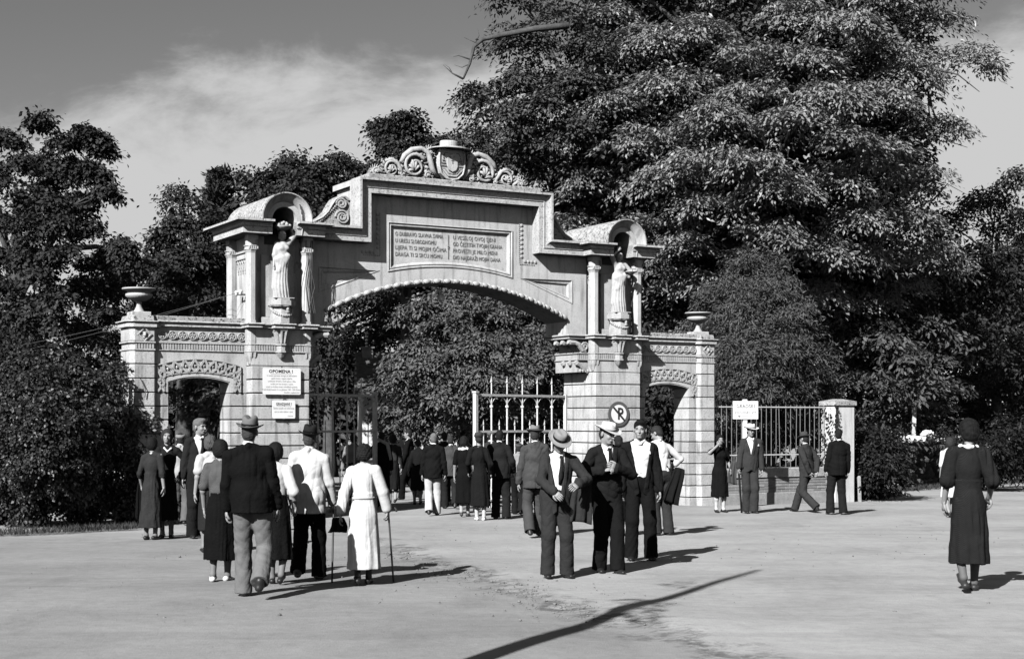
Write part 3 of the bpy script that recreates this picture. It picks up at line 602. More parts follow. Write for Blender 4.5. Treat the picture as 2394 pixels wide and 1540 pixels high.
# ---------------------------------------------------------------- iron gates
def iron_leaf(side, ang, m, label):
    hx = 3.27*side; L_ = 3.0
    d = Vector((-side*math.cos(ang), math.sin(ang), 0)); wd = EU*d.x+EV*d.y
    root = thing('iron_gate', label, 'gate', G(hx, 1.2, BASE+.05), math.atan2(wd.y, wd.x), 'open leaves of the iron gate')
    z = lambda q: q-BASE-.05
    MB().box(0, L_, -.022, .022, z(2.135), z(2.185)).build('top_rail', m, root); MB().box(0, L_, -.02, .02, z(1.38), z(1.425)).build('middle_rail', m, root)
    for q in (-.22, -.05): MB().box(0, L_, -.02, .02, z(q), z(q+.035)).build('bottom_rail', m, root)
    mb = MB(); mb.box(L_-.04, L_+.035, -.04, .04, z(-.30), z(2.20)); mb.box(L_-.055, L_+.05, -.055, .055, z(2.20), z(2.235)); mb.build('end_post', m, root)
    MB().box(-.02, .05, -.035, .035, z(-.28), z(2.2)).build('hinge_post', m, root)
    bar = MB(); bar.tube([(0,0,z(-.2)), (0,0,z(1.92))], .019, 6); bar.lathe([(.034,0), (.04,.02), (.034,.05)], (0,0,z(1.90)), 8); bar.tube([(0,0,z(1.92)), (0,0,z(2.42))], .014, 6)
    bar.add([(-.045,-.005,z(2.42)), (0,-.016,z(2.44)), (.045,-.005,z(2.42)), (0,.016,z(2.44)), (0,0,z(2.57))], [(0,1,4),(1,2,4),(2,3,4),(3,0,4),(3,2,1,0)])
    bme = bpy.data.meshes.new('tall_bar'); bme.from_pydata(bar.v, [], bar.f); bme.materials.append(m)
    sb = MB(); sb.tube([(0,0,z(-.2)), (0,0,z(1.53))], .012, 6); sb.add([(-.034,-.004,z(1.53)), (0,-.012,z(1.55)), (.034,-.004,z(1.53)), (0,.012,z(1.55)), (0,0,z(1.66))], [(0,1,4),(1,2,4),(2,3,4),(3,0,4),(3,2,1,0)])
    sme = bpy.data.meshes.new('short_bar'); sme.from_pydata(sb.v, [], sb.f); sme.materials.append(m)
    n = 6; arc = MB()
    for i in range(n):
        x0, x1 = i*L_/n, (i+1)*L_/n
        if i: link('tall_bar', bme, root, (x0, 0, 0))
        link('short_bar', sme, root, ((x0+x1)/2, 0, 0))
        w = x1-x0
        for s in (0, 1):
            pts = [(x0+w*.62*(1-math.cos(t*math.pi/2*.93)), 0, z(1.92)+.215*math.sin(t*math.pi/2)) for t in [k/9 for k in range(10)]]
            if s: pts = [(x0+x1-p[0], p[1], p[2]) for p in pts]
            arc.tube(pts, .010, 5, ref=(0,1,0))
        for k in range(5): arc.box(x0+w*(k+.5)/5-.008, x0+w*(k+.5)/5+.008, -.008, .008, z(-.2), z(-.04))
    arc.build('arc_tracery', m, root)
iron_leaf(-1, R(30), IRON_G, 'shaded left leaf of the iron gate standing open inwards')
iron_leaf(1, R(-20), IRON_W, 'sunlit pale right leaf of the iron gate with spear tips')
# ---------------------------------------------------------------- signs and lamp on the gateway
def board(name, label, x0, x1, z0, z1, y, m=WHITE):
    t = thing(name, label, 'sign', G((x0+x1)/2, y, (z0+z1)/2), TH); w, h = x1-x0, z1-z0; mb = MB(); r = .025
    pts = []
    for cx, cz, a0 in ((w/2-r, h/2-r, 0), (-w/2+r, h/2-r, 90), (-w/2+r, -h/2+r, 180), (w/2-r, -h/2+r, 270)):
        pts += [(cx+r*math.cos(R(a0+q)), cz+r*math.sin(R(a0+q))) for q in (0, 30, 60, 90)]
    mb.prism(pts, -.008, .008); mb.build('plate', m, t)
    mb = MB()
    for sz in (-1, 1): mb.box(-.03, .03, .008, -y-.002, sz*(h/2-.02)-.012, sz*(h/2-.02)+.012); mb.lathe([(.0, -.012), (.014, 0), (0, .012)], (0, -.01, sz*(h/2+.018)), 6); mb.box(-.014, .014, -.004, .01, sz*(h/2)-.02, sz*(h/2)+.028)
    mb.build('bracket', IRON_D, t); return t
t = board('notice_board', 'large white enamel notice headed OPOMENA on the left tower', -4.232, -3.472, 2.126, 2.63, -.055)
text('heading', 'OPOMENA !', .085, INK, t, (-.02, -.0085, .185), ext=.001, bold=.003)
MB().box(-.22, .20, -.0095, -.0082, .133, .138).build('rule', INKG, t)
for i, l in enumerate(['U ovom perivoju strogo je zabranjeno', 'gaziti travu i trgati cvijeće,', 'uništavati drveće, loviti ptice i ribe,', 'voditi pse bez brnjice i uzice,', 'voziti se kolima izvan određenih puteva.', 'Prekršitelji kaznit će se globom 100 - 500 Dinara.']):
    text('line', l, .047, INKG, t, (0, -.0085, .105-i*.053), ext=.0008, sx=.78)
text('line', 'Gradsko poglavarstvo', .042, INKG, t, (.2, -.0085, -.215), ext=.0008, sx=.8)
t = board('notice_board', 'smaller white enamel notice headed GRADJANI below the large one', -4.045, -3.585, 1.672, 2.015, -.06)
text('heading', 'GRADJANI !', .072, INK, t, (0, -.0085, .10), ext=.001, bold=.002, sx=.8)
MB().box(-.15, .15, -.0095, -.0082, .057, .062).build('rule', INKG, t)
for i, l in enumerate(['Štitite nasade od oštećenja,', 'oni su vaše dobro i ures.']): text('line', l, .052, INKG, t, (0, -.0085, .02-i*.065), ext=.0008, sx=.68)
text('line', 'Uprava', .035, INKG, t, (.13, -.0085, -.125), ext=.0008)
t = thing('no_parking_sign', 'round no parking sign with a struck out P on the right tower', 'sign', G(3.853, -.03, 1.772), TH)
MB().lathe([(.0, -.02), (.268, -.02), (.268, 0), (0, 0)], n=40).build('disc', mat('red_enamel_grey', .09, .4, .05, 5, spec=.4), t, rot=(R(90),0,0))
MB().lathe([(.0, 0), (.197, 0), (.197, .004), (0, .004)], n=40).build('white_field', WHITE, t, rot=(R(90),0,0))
MB().box(-.20, .20, -.010, -.0065, -.022, .022).build('bar', INK, t, rot=(0, R(45), 0))
text('letter', 'P', .36, INK, t, (.03, -.0125, -.005), ext=.0015, sx=.85, bold=.004)
t = thing('globe_lamp', 'white glass globe lamp hanging under the crown of the arch', 'lamp', G(0, .85, 4.10), TH)
MB().ell((0,0,.075), (.08, .08, .08), 18, 12).build('globe', mat('opal_glass', .62, .25, .03, 4, spec=.5), t, True)
MB().lathe([(.03, .13), (.045, .155), (.03, .18), (.012, .19), (.012, .30), (.06, .32), (.06, .335)], n=12).build('fitting', STUCCO, t, True)
t = thing('insulator_bracket', 'iron bracket with porcelain insulators on the left tower side wall', 'insulator', G(-4.36, .55, 4.05), TH)
mb = MB(); mb.tube([(0,0,0), (-.16,0,0)], .016, 6); mb.tube([(-.14,-.12,0), (-.14,.12,0)], .014, 6); mb.build('iron_arm', IRON_D, t)
for y in (-.11, .11): MB().lathe([(.012,-.02), (.04,0), (.034,.03), (.045,.04), (.03,.075), (0,.085)], (-.14, y, 0), 10).build('insulator', WHITE, t, True)
for k, dz in ((0, 0), (1, -.14)):
    a = G(-4.50, .44+.22*k, 4.09); b = at(40, 808+14*k, 31)
    pts = [a.lerp(b, i/14)-Vector((0,0,.06*4*(i/14)*(1-i/14))) for i in range(15)]
    tag(MB().tube(pts, .004, 4).build('overhead_wire', IRON_D), 'upper wire running from the tower bracket into the trees' if not k else 'lower wire running from the tower bracket into the trees', 'wire')
# ---------------------------------------------------------------- fence to the right
fx0, fx1 = 6.69, 10.05
f = thing('boundary_fence', 'low brick wall with iron railings between the gateway and white post', 'fence', G(8.4, .2, BASE-.03), TH)
zz = lambda q: q-(BASE-.03); fx = lambda x: x-8.4
MB().box(fx(fx0), fx(fx1), -.05, .40, zz(-.6), zz(-.035), .012).build('plinth', mat('rendered_plinth', .30, .95, .2, 8, .5, 60, .1, .2, 30), f)
MB().box(fx(fx0)+.01, fx(fx1)-.01, .012, .36, zz(-.04), zz(.30)).build('mortar', mat('mortar', .32, .95, .15, 12), f)
MB().box(fx(fx0), fx(fx1), -.03, .40, zz(.305), zz(.528), .015).build('coping', mat('coping_stone', .34, .95, .2, 8, .4, 50, .1, .25, 26), f)
bk = MB(); bk.box(-.117, .117, 0, .08, 0, .056, .004); bme = bpy.data.meshes.new('brick'); bme.from_pydata(bk.v, [], bk.f); bme.materials.append(mat('brick', .24, .9, .15, 14, .3, 80, .2, rnd=.22))
for r in range(5):
    x = fx(fx0)+(.0 if r % 2 else .12)+.12
    while x < fx(fx1)-.12:
        link('brick', bme, f, (x, random.uniform(-.004, .003), zz(-.033)+r*.0675)); x += .245
MB().box(fx(fx0), fx(fx1), .17, .20, zz(1.93), zz(1.955)).build('top_rail', IRON_G, f); MB().box(fx(fx0), fx(fx1), .17, .20, zz(.82), zz(.845)).build('bottom_rail', IRON_G, f)
br = MB(); br.tube([(0,.185,zz(.5)), (0,.185,zz(1.99))], .0085, 5); brm = bpy.data.meshes.new('railing_bar'); brm.from_pydata(br.v, [], br.f); brm.materials.append(mat('fence_iron', .17, .7, .15, 12))
for k in range(23):
    o = link('railing_bar', brm, f, (fx(fx0)+.1+k*.145, 0, 0))
    if k in (7, 13, 16): o.rotation_euler = (0, R(random.uniform(-2, 2)), 0)
p = thing('fence_post', 'white rendered square post with a cap at the end of the fence', 'post', G(10.36, .32, BASE-.06), TH)
zp = lambda q: q-(BASE-.06)
MB().box(-.31, .31, -.25, .25, zp(-.55), zp(1.975), .02).build('shaft', mat('white_render', .58, .9, .1, 4, .3, 40, .2, .12, 16, .25), p)
mb = MB(); mb.box(-.35, .35, -.29, .29, zp(1.975), zp(2.09), .015); mb.loft([[(-.35,-.29,zp(2.085)),(.35,-.29,zp(2.085)),(.35,.29,zp(2.085)),(-.35,.29,zp(2.085))], [(-.1,-.08,zp(2.14)),(.1,-.08,zp(2.14)),(.1,.08,zp(2.14)),(-.1,.08,zp(2.14))]]); mb.build('cap', LICHEN, p)
# zoo sign on its own post
q = ground_at(1742.5, 1186); t = thing('zoo_sign', 'white board reading GRADSKI zoološki vrt on a white post', 'sign', q, R(6))
zb = EYE+(YH-958.5)*q.y/FPX-q.z
MB().box(-.05, .05, -.0, .09, -.3, zb+.24, .008).build('sign_post', mat('white_paint', .66, .7, .08, 6, spec=.3), t)
MB().box(-.285, .285, -.03, -.002, zb-.20, zb+.20, .006).build('plate', WHITE, t)
text('words', 'GRADSKI', .115, INKG, t, (0, -.031, zb+.085), ext=.001, sx=.85, bold=.003); text('words', 'zoološki vrt', .115, INKG, t, (0, -.031, zb-.045), ext=.001, sx=.82, bold=.001)
mb = MB(); mb.box(-.14, .16, -.034, -.031, zb-.142, zb-.130); mb.prism([(-.20, zb-.136), (-.13, zb-.115), (-.13, zb-.157)], -.034, -.031); mb.build('arrow', INKG, t)
# stakes
for px, py, h, lean, lab in ((238, 1222, .42, 3, 'short pale wooden stake standing before the ivy hedge'), (2010, 1172, .62, -2, 'thin wooden stake beside the white fence post'), (2028, 1168, .36, 4, 'short grey stake at the edge of the bushes')):
    b = ground_at(px, py); mb = MB(); mb.box(-.035, .035, -.03, .03, -.1, h-.04, .006); mb.loft([[(-.033,-.028,h-.04),(.033,-.028,h-.04),(.033,.028,h-.04),(-.033,.028,h-.04)], [(-.012,-.02,h),(.02,-.02,h),(.02,.02,h),(-.012,.02,h)]])
    tag(mb.build('wooden_stake', mat('weathered_wood', .34, .9, .25, 10, .3, 60), loc=b, rot=(0, R(lean), .3)), lab, 'stake')
b = ground_at(2040, 1166); tag(MB().lathe([(.05,-.02), (.065,.07), (.09,.10), (.09,.13), (.075,.13), (.06,.06), (0,.05)], n=10).build('flower_pot', mat('clay_pot', .3), smooth=True, loc=b), 'small pale pot on the ground by the bushes', 'pot')
# house seen through the arch
h = thing('lodge_house', 'small house with a tiled roof half hidden by shrubs beyond the arch', 'house', (at(880, 980, 49).x, 49, gz(49)), R(8))
w = 2.6; zr = at(880, 826, 50).z-gz(49); ze = at(880, 921, 49).z-gz(49)
MB().box(-.45, 4.4, .25, 4.2, -.2, ze+.05).build('wall', mat('limewash', .62, .9, .1, 3), h)
mb = MB()
nr = 15
for i in range(nr):
    t0, t1 = i/nr, (i+1.25)/nr; y0, y1 = 2.2*t0, 2.2*t1; z0, z1 = ze+(zr-ze)*t0, ze+(zr-ze)*t1
    for k in range(27):
        x = -.7+k*.2+(.1 if i % 2 else 0); j = random.uniform(-.008, .012); mb.add([(x,y0,z0+.05+j),(x+.19,y0,z0+.05+j),(x+.19,y1,z1+j),(x,y1,z1+j),(x,y0,z0+.02+j),(x+.19,y0,z0+.02+j)], [(0,1,2,3),(4,5,1,0)])
o = mb.build('roof_tiles', mat('clay_tile', .13, .9, .25, 5, .3, 30), h); o['kind'] = 'stuff'
mb = MB(); mb.prism([(-.55, ze), (4.6, ze), (4.6, zr), (-.55, zr)], 2.2, 2.3); mb.add([(-.6,0,ze),(4.6,0,ze),(4.6,2.2,zr-.01),(-.6,2.2,zr-.01),(4.6,4.4,ze),(-.6,4.4,ze)], [(0,1,2,3),(3,2,4,5),(0,3,5),(1,4,2)])
mb.tube([(-.6,2.2,zr+.04), (4.6,2.2,zr+.04)], .07, 6); mb.build('roof', mat('clay_tile', .13), h)
mb = MB(); mb.box(-.38, -.02, 2.0, 2.36, zr-.3, zr+.22); mb.box(-.43, .03, 1.95, 2.41, zr+.22, zr+.27); mb.build('chimney', mat('old_brick', .24, .9, .2, 8), h)
MB().box(-.6, 4.6, -.06, .02, ze-.03, ze+.05).build('gutter', mat('white_paint', .66), h)
t = thing('insulator_mast', 'thin mast of white insulators beside the chimney of the house', 'mast', (at(857, 980, 51.5).x, 51.5, gz(51.5))); hz = at(857, 776, 51.5).z-gz(51.5)
MB().tube([(0,0,-.1), (0,0,hz)], .022, 6).build('pole', IRON_D, t)
for k in range(5): MB().lathe([(.02,-.03), (.05,-.02), (.05,.03), (.02,.05)], (0,0,hz-.05-k*.115), 8).build('insulator', WHITE, t, True)
# far right: rubble wall with a white heap of stones, post
def rubble():
    a = ground_at(2105, 1148); b_ = ground_at(2245, 1128); t = thing('rubble_wall', 'dark rubble wall with white stones heaped on top beyond the bushes', 'wall', a)
    mm = [mat('dark_rubble', .07, .95, .35, 5, .5, 30, rnd=.4), mat('white_rubble', .68, .9, .12, 5, .4, 30)]
    base = []
    for q in range(3):
        mb = MB(); mb.ell((0,0,0), (.2, .16, .11), 7, 5); v = [(x*random.uniform(.8,1.15), y*random.uniform(.8,1.15), z_*random.uniform(.8,1.2)) for x, y, z_ in mb.v]
        for k in range(2):
            me = bpy.data.meshes.new('stone'); me.from_pydata(v, [], mb.f); me.materials.append(mm[k]); base.append(me)
    d = (b_-a); n = 11; H = at(2150, 1012, a.y+1).z-a.z
    for r in range(14):
        for k in range(n):
            tt = (k+(.5 if r % 2 else 0))/n; z_ = .06+r*.155
            if z_ > H*(1-.12*abs(tt-.4)): continue
            top = z_ > H*.86-.1
            o = link('stone', base[random.randrange(3)*2+(1 if top else 0)], t, d*tt+Vector((random.gauss(0,.04), random.gauss(0,.07), z_)), (random.uniform(-.3,.3), random.uniform(-.3,.3), random.uniform(0,3)))
            o.scale = (random.uniform(.8,1.25),)*3
rubble()
b = ground_at(2133, 1140); b.y += 1.4; b.x = (2133-CX)/FPX*b.y; b.z = gz(b.y); hz = at(2133, 950, b.y).z-b.z
tag(MB().box(-.06, .06, -.04, .04, -.2, hz, .008).build('wooden_post', mat('pale_wood', .45, .9, .2, 6, .3), loc=b, rot=(0, R(1.5), 0)), 'tall pale wooden post behind the rubble wall', 'post')
# ---------------------------------------------------------------- figures: implicit surfaces meshed with surface nets
def axis(lo, hi, h, zones):
    out = [lo]
    while out[-1] < hi:
        q = out[-1]; st = h
        for a, b, k in zones:
            if a-h <= q <= b: st = min(st, h*k)
        out.append(q+st)
    return np.array(out, np.float32)
class SDF:
    def __init__(s): s.p = []
    def cap(s, a, b, ra, rb=None, k=.02, sc=None, op='u'): s.p.append(('c', np.array(a, np.float32), np.array(b, np.float32), ra, ra if rb is None else rb, k, sc, op)); return s
    def ell(s, c, r, k=.02, M=None, op='u'): s.p.append(('e', np.array(c, np.float32), np.array(r, np.float32), M, None, k, None, op)); return s
    def fn(s, f): s.p.append(('f', f)); return s
    def bounds(s):
        lo = np.full(3, 9.); hi = np.full(3, -9.)
        for p in s.p:
            if p[0] == 'c' and p[7] == 'u':
                r = max(p[3], p[4])*(max(p[6]) if p[6] is not None else 1)+.02; lo = np.minimum(lo, np.minimum(p[1], p[2])-r); hi = np.maximum(hi, np.maximum(p[1], p[2])+r)
            elif p[0] == 'e' and p[7] == 'u':
                r = max(p[2]) if p[3] is not None else p[2]; lo = np.minimum(lo, p[1]-r-.02); hi = np.maximum(hi, p[1]+r+.02)
        return lo, hi
    def mesh(s, h, zones=((), (), ()), pad=.0):
        lo, hi = s.bounds()
        if hasattr(s, 'lo'): lo, hi = np.minimum(lo, s.lo[0]), np.maximum(hi, s.lo[1])
        ax = [axis(lo[i]-2*h-pad, hi[i]+2*h+pad, h, zones[i]) for i in range(3)]
        D = np.full([len(a) for a in ax], .3, np.float32)
        for p in s.p:
            if p[0] == 'f':
                X, Y, Z = np.meshgrid(*ax, indexing='ij', sparse=True); D = p[1](X, Y, Z, D).astype(np.float32); continue
            k = p[5]; m = k+2.5*h
            if p[0] == 'c':
                r = max(p[3], p[4])*(max(p[6]) if p[6] is not None else 1)+m; l, u = np.minimum(p[1], p[2])-r, np.maximum(p[1], p[2])+r
            else:
                r = (max(p[2]) if p[3] is not None else p[2])+m; l, u = p[1]-r, p[1]+r
            sl = tuple(slice(max(0, int(np.searchsorted(ax[i], l[i]))-1), int(np.searchsorted(ax[i], u[i]))+1) for i in range(3))
            X, Y, Z = ax[0][sl[0]][:,None,None], ax[1][sl[1]][None,:,None], ax[2][sl[2]][None,None,:]
            if X.size == 0 or Y.size == 0 or Z.size == 0: continue
            if p[0] == 'c':
                a, b = p[1], p[2]; ba = b-a; bb = float(ba@ba)+1e-9
                t = np.clip(((X-a[0])*ba[0]+(Y-a[1])*ba[1]+(Z-a[2])*ba[2])/bb, 0, 1)
                qx, qy, qz = X-a[0]-t*ba[0], Y-a[1]-t*ba[1], Z-a[2]-t*ba[2]; f = 1
                if p[6] is not None: qx, qy, qz = qx/p[6][0], qy/p[6][1], qz/p[6][2]; f = min(p[6])
                d = (np.sqrt(qx*qx+qy*qy+qz*qz)-(p[3]+(p[4]-p[3])*t))*f
            else:
                qx, qy, qz = X-p[1][0], Y-p[1][1], Z-p[1][2]; M = p[3]
                if M is not None: qx, qy, qz = (M[0][0]*qx+M[1][0]*qy+M[2][0]*qz), (M[0][1]*qx+M[1][1]*qy+M[2][1]*qz), (M[0][2]*qx+M[1][2]*qy+M[2][2]*qz)
                r = p[2]; k0 = np.sqrt((qx/r[0])**2+(qy/r[1])**2+(qz/r[2])**2); k1 = np.sqrt((qx/r[0]**2)**2+(qy/r[1]**2)**2+(qz/r[2]**2)**2)+1e-6
                d = k0*(k0-1)/k1
            A = D[sl]
            if p[7] == 'u':
                hh = np.clip(.5+.5*(A-d)/k, 0, 1); D[sl] = A+(d-A)*hh-k*hh*(1-hh)
            else:
                hh = np.clip(.5-.5*(A+d)/k, 0, 1); D[sl] = A+(-d-A)*hh+k*hh*(1-hh)
        return nets(D, ax)
def nets(D, ax):
    ins = D < 0; c = np.zeros([n-1 for n in D.shape], np.int8)
    for i in (0, 1):
        for j in (0, 1):
            for k in (0, 1): c += ins[i:ins.shape[0]-1+i, j:ins.shape[1]-1+j, k:ins.shape[2]-1+k]
    mx = (c > 0) & (c < 8); cells = np.argwhere(mx)
    if len(cells) == 0: return np.zeros((0,3)), np.zeros((0,4), int)
    idx = np.full(mx.shape, -1, np.int64); idx[mx] = np.arange(len(cells)); acc = np.zeros((len(cells), 3)); cnt = np.zeros(len(cells))
    for a in range(3):
        o = [b for b in range(3) if b != a]
        for u in (0, 1):
            for v in (0, 1):
                p0 = np.zeros(3, int); p0[o[0]] = u; p0[o[1]] = v; p1 = p0.copy(); p1[a] = 1
                q0, q1 = cells+p0, cells+p1; d0 = D[q0[:,0], q0[:,1], q0[:,2]]; d1 = D[q1[:,0], q1[:,1], q1[:,2]]; cr = (d0 < 0) != (d1 < 0)
                t = np.where(cr, d0/(d0-d1+1e-12), 0); pt = np.tile(p0.astype(float), (len(cells), 1)); pt[:,a] = t
                acc[cr] += pt[cr]; cnt[cr] += 1
    loc = cells+acc/np.maximum(cnt, 1)[:,None]
    V = np.stack([np.interp(loc[:,i], np.arange(len(ax[i])), ax[i]) for i in range(3)], 1); F = []
    for a in range(3):
        o = [(a+1) % 3, (a+2) % 3]; s0 = [slice(1, -1)]*3; s0[a] = slice(0, -1); s1 = list(s0); s1[a] = slice(1, None)
        A, B = ins[tuple(s0)], ins[tuple(s1)]; e = np.argwhere(A != B)
        if len(e) == 0: continue
        off = np.ones(3, int); off[a] = 0; e2 = e+off; fl = A[e[:,0], e[:,1], e[:,2]]
        def at_(du, dv):
            q = e2.copy(); q[:,o[0]] -= du; q[:,o[1]] -= dv; return idx[q[:,0], q[:,1], q[:,2]]
        q = np.stack([at_(1,1), at_(0,1), at_(0,0), at_(1,0)], 1); q[~fl] = q[~fl][:,::-1]; F.append(q)
    F = np.concatenate(F); return V, F[(F >= 0).all(1)]
def np_mesh(name, V, F, m, parent, extra=None, mats=None):
    v = V.tolist(); f = F.tolist(); k = len(f)
    mi = [0]*k
    for e in (extra or []):
        mb, i = e; o = len(v); v += [tuple(p) for p in mb.v]; f += [tuple(q+o for q in z) for z in mb.f]; mi += [i]*len(mb.f)
    me = bpy.data.meshes.new(name); me.from_pydata(v, [], f)
    for q in ([m]+(mats or [])): me.materials.append(q)
    me.polygons.foreach_set('material_index', mi); me.polygons.foreach_set('use_smooth', [True]*len(f)); return link(name, me, parent)
SKIN = mat('skin', .25, .55, .06, 12, spec=.35); FEAT = mat('facial_features', .075, .6, .1, 10)
def cloth(g, name=None, wave=None, rough=.9):
    return mat(name or 'cloth_%03d' % int(g*1000), g*(.62 if g < .1 else 1), rough, .12, 9, .55 if g < .06 else (.3 if g < .3 else .2), 26, .04 if g < .1 else .12, wave=wave)
def wrinkle(amp, seed, dirs=None):
    r = np.random.default_rng(seed); av = np.array({'v': (34, 34, 5), None: (20, 20, 17), 't': (17, 17, 13)}[dirs])
    W = [(r.normal(0, 1, 3)*av, r.uniform(0, 6.28), r.normal(0, 1, 3)*np.array([9, 9, 7]), r.uniform(0, 6.28)) for _ in range(8)]
    def f(X, Y, Z, D):
        n = 0
        for w, ph, w2, p2 in W:      # creases that come and go
            a = np.sin(X*w2[0]+Y*w2[1]+Z*w2[2]+p2); s_ = np.sin(X*w[0]+Y*w[1]+Z*w[2]+ph); n = n+np.maximum(a, 0)*(1-2*np.abs(s_)**.7)
        return D+np.where(np.abs(D) < .06, amp*n/1.6, 0)
    return f
def unit(v): v = np.array(v, float); return v/(np.linalg.norm(v)+1e-9)
def ik(S, T, l1, l2, pole):
    S, T = np.array(S, float), np.array(T, float); d = T-S; L_ = np.linalg.norm(d); mxl = (l1+l2)*.995
    if L_ > mxl: T = S+d/L_*mxl; d = T-S; L_ = mxl
    u = d/L_; a = (l1*l1-l2*l2+L_*L_)/(2*L_); h = math.sqrt(max(0, l1*l1-a*a)); pole = np.array(pole, float); pp = pole-u*(pole@u); pp = unit(pp)
    return S+u*a+pp*h, T
def hand(mb, wrist, d, side, pn, curl, s=1.0, spread=.12):
    # palm, four fingers of unequal length with two bends, thumb from the side of the palm
    d = unit(d); pn = unit(np.array(pn)-d*(np.array(pn)@d)); ac = np.cross(d, pn)*side     # ac points to the thumb side
    w = np.array(wrist)
    rings = []
    for t, hw, th in ((-.02, .026, .020), (.02, .034, .017), (.06, .042, .015), (.092, .041, .012)):
        c = w+d*t*s; rings.append([tuple(c+ac*hw*s*math.cos(q)+pn*th*s*math.sin(q)) for q in [2*math.pi*k/8 for k in range(8)]])
    mb.loft(rings)
    for k, (of, L_, r) in enumerate(((.030, .076, .0095), (.010, .086, .010), (-.010, .080, .0095), (-.029, .062, .0085))):
        p = w+d*.086*s+ac*of*s; dd = unit(d+ac*of*spread*8*(1-curl)); pts = [p]; ang = 0
        for seg, f in enumerate((.45, .31, .24)):
            ang += curl*(.75+.12*k*.5)*(1.0 if seg else .8); q = unit(dd*math.cos(ang)+pn*math.sin(ang)); p = p+q*L_*f*s; pts.append(p)
        mb.tube(pts, [r*s, r*.95*s, r*.85*s, r*.6*s], 6)
    p = w+d*.02*s+ac*.026*s; q1 = unit(d*.75+ac*.65+pn*.25); q2 = unit(d*.95+ac*.15+pn*(.3+.5*curl)); q3 = unit(d*.9-ac*.25*curl+pn*(.35+.6*curl))
    mb.tube([p, p+q1*.042*s, p+q1*.042*s+q2*.034*s, p+q1*.042*s+q2*.034*s+q3*.026*s], [.013*s, .0125*s, .011*s, .007*s], 6)
PEOPLE_N = [0]
def person(px, py, H, rot, label, sex='m', top='jacket', tc=.03, bottom='trousers', bc=.03, feet=None, armL=None, armR=None, lean=0.0, yaw=0.0, pitch=0.0,
           hair=('short', .03), hat=None, shoe=.015, hem=None, jhem=.80, shirt=None, tie=None, sleeve=1.0, sleeve_w=1.0, stock=None, fat=1.0, collar=None, group=None, res=None,
           wave=None, belt=None, beltc=.1, handR=.5, handL=.5, open_=0.0, bent=0.0, glasses=False, moustache=False, loc=None, statue=None, parent=None, scale_w=1.0, cs=.62, mats=None, extra=None, heel=None, pocket=False, low=False):
    PEOPLE_N[0] += 1; seed = PEOPLE_N[0]
    s = H/1.75; q = ground_at(px, py) if loc is None else loc
    if res is None: res = min(.017, max(.0085, .60*q.y/FPX*2394/1024))
    near = q.y < 21
    root = thing('person', label, 'person', q, R(rot), group) if parent is None else parent
    w = sex == 'w'; m_ = lambda g, **k: cloth(g, **k)
    sk = SKIN if statue is None else statue
    # skeleton: x to the figure's left, -y forward, z up
    fe = feet or ((.10, .02, 0, 0), (-.10, -.02, 0, 0))          # (x, forward, lift, pitch of the foot)
    hipw = .085 if not w else .08; ank = [np.array([f[0], -f[1], .085+f[2]])*s for f in fe]
    l1, l2 = .425*s, .415*s; hz = .917*s
    for f, a in zip(fe, ank):
        sx = 1 if f is fe[0] else -1; dx = a[0]-sx*hipw*s; dy = a[1]; mx = math.sqrt(max(.01, ((l1+l2)*.992)**2-dx*dx-dy*dy)); hz = min(hz, a[2]+mx)
    P = np.array([0, 0, hz+.01*s]); hips = [np.array([sx*hipw*s, 0, hz]) for sx in (1, -1)]
    legs = [ik(hips[i], ank[i], l1, l2, (.12*(1 if i == 0 else -1), -1, 0)) for i in (0, 1)]
    cl, sl = math.cos(lean), math.sin(lean); pr = random.Random(seed*31); swx, rol, hrl = (pr.uniform(-.045, .045), pr.uniform(-.10, .10), pr.uniform(-.11, .11)) if statue is None else (.03, .08, -.1)
    def U(x, y, z):      # upper-body point, given as if upright with hip at .905
        zz, yy = (z-.905)*s, y*s
        b = bent*max(0, z-1.15)
        yy2 = yy*cl-zz*sl; zz2 = zz*cl+yy*sl
        up_ = min(1, max(0, (z-.95)/.4)); return np.array([x*s+swx*up_*s-swx*.35*s*max(0, min(1, (z-1.45)/.15)), yy2-b*s, hz+zz2+rol*x*s*up_*(1 if z < 1.55 else 0)])
    shw = (.166 if not w else .145)*scale_w
    sh = [U(sx*shw, .01, 1.402) for sx in (1, -1)]
    def hp(t, sx):       # hand target: (x outwards, forward, height) scaled by figure
        return np.array([sx*t[0]*s, -t[1]*s, t[2]*s])
    arms = []
    for i, (t, sx) in enumerate(((armL, 1), (armR, -1))):
        t = t or (.235+pr.uniform(-.01, .03), .04+pr.uniform(-.06, .12), .80+pr.uniform(0, .03)); pole = t[3] if len(t) > 3 else (sx*.35, .9, -.25)
        if len(t) > 3: pole = (sx*pole[0], -pole[1], pole[2])
        arms.append(ik(sh[i], hp(t, sx), .285*s, .255*s, pole))
    # head
    hc = U(0, -.015, 1.635)+np.array([0, -.10*math.sin(pitch)*s, -.02*abs(math.sin(pitch))*s])
    Hm = Matrix.Rotation(hrl, 3, 'Y') @ Matrix.Rotation(yaw+pr.uniform(-.12, .12), 3, 'Z') @ Matrix.Rotation(lean*.5+pitch, 3, 'X'); Hn = np.array(Hm)
    hs = s*(1.0 if not w else .97)
    hh = lambda x, y, z: hc+Hn@(np.array([x, y, z])*hs)
    B = SDF(); fk = fat
    bw = .76 if w else .92; B.ell(U(0, .005, .97), (.138*s*bw, .09*s*bw, .12*s), .04).ell(U(0, 0, 1.12), (.115*s*bw, .08*s*bw, .15*s), .04).ell(U(0, .005, 1.28), (.13*s*bw, .09*s*bw, .16*s), .04)
    [B.cap(U(c*.045, .015, 1.45), sh[0 if c > 0 else 1], .036*s, .048*s, k=.04) for c in (1, -1)]
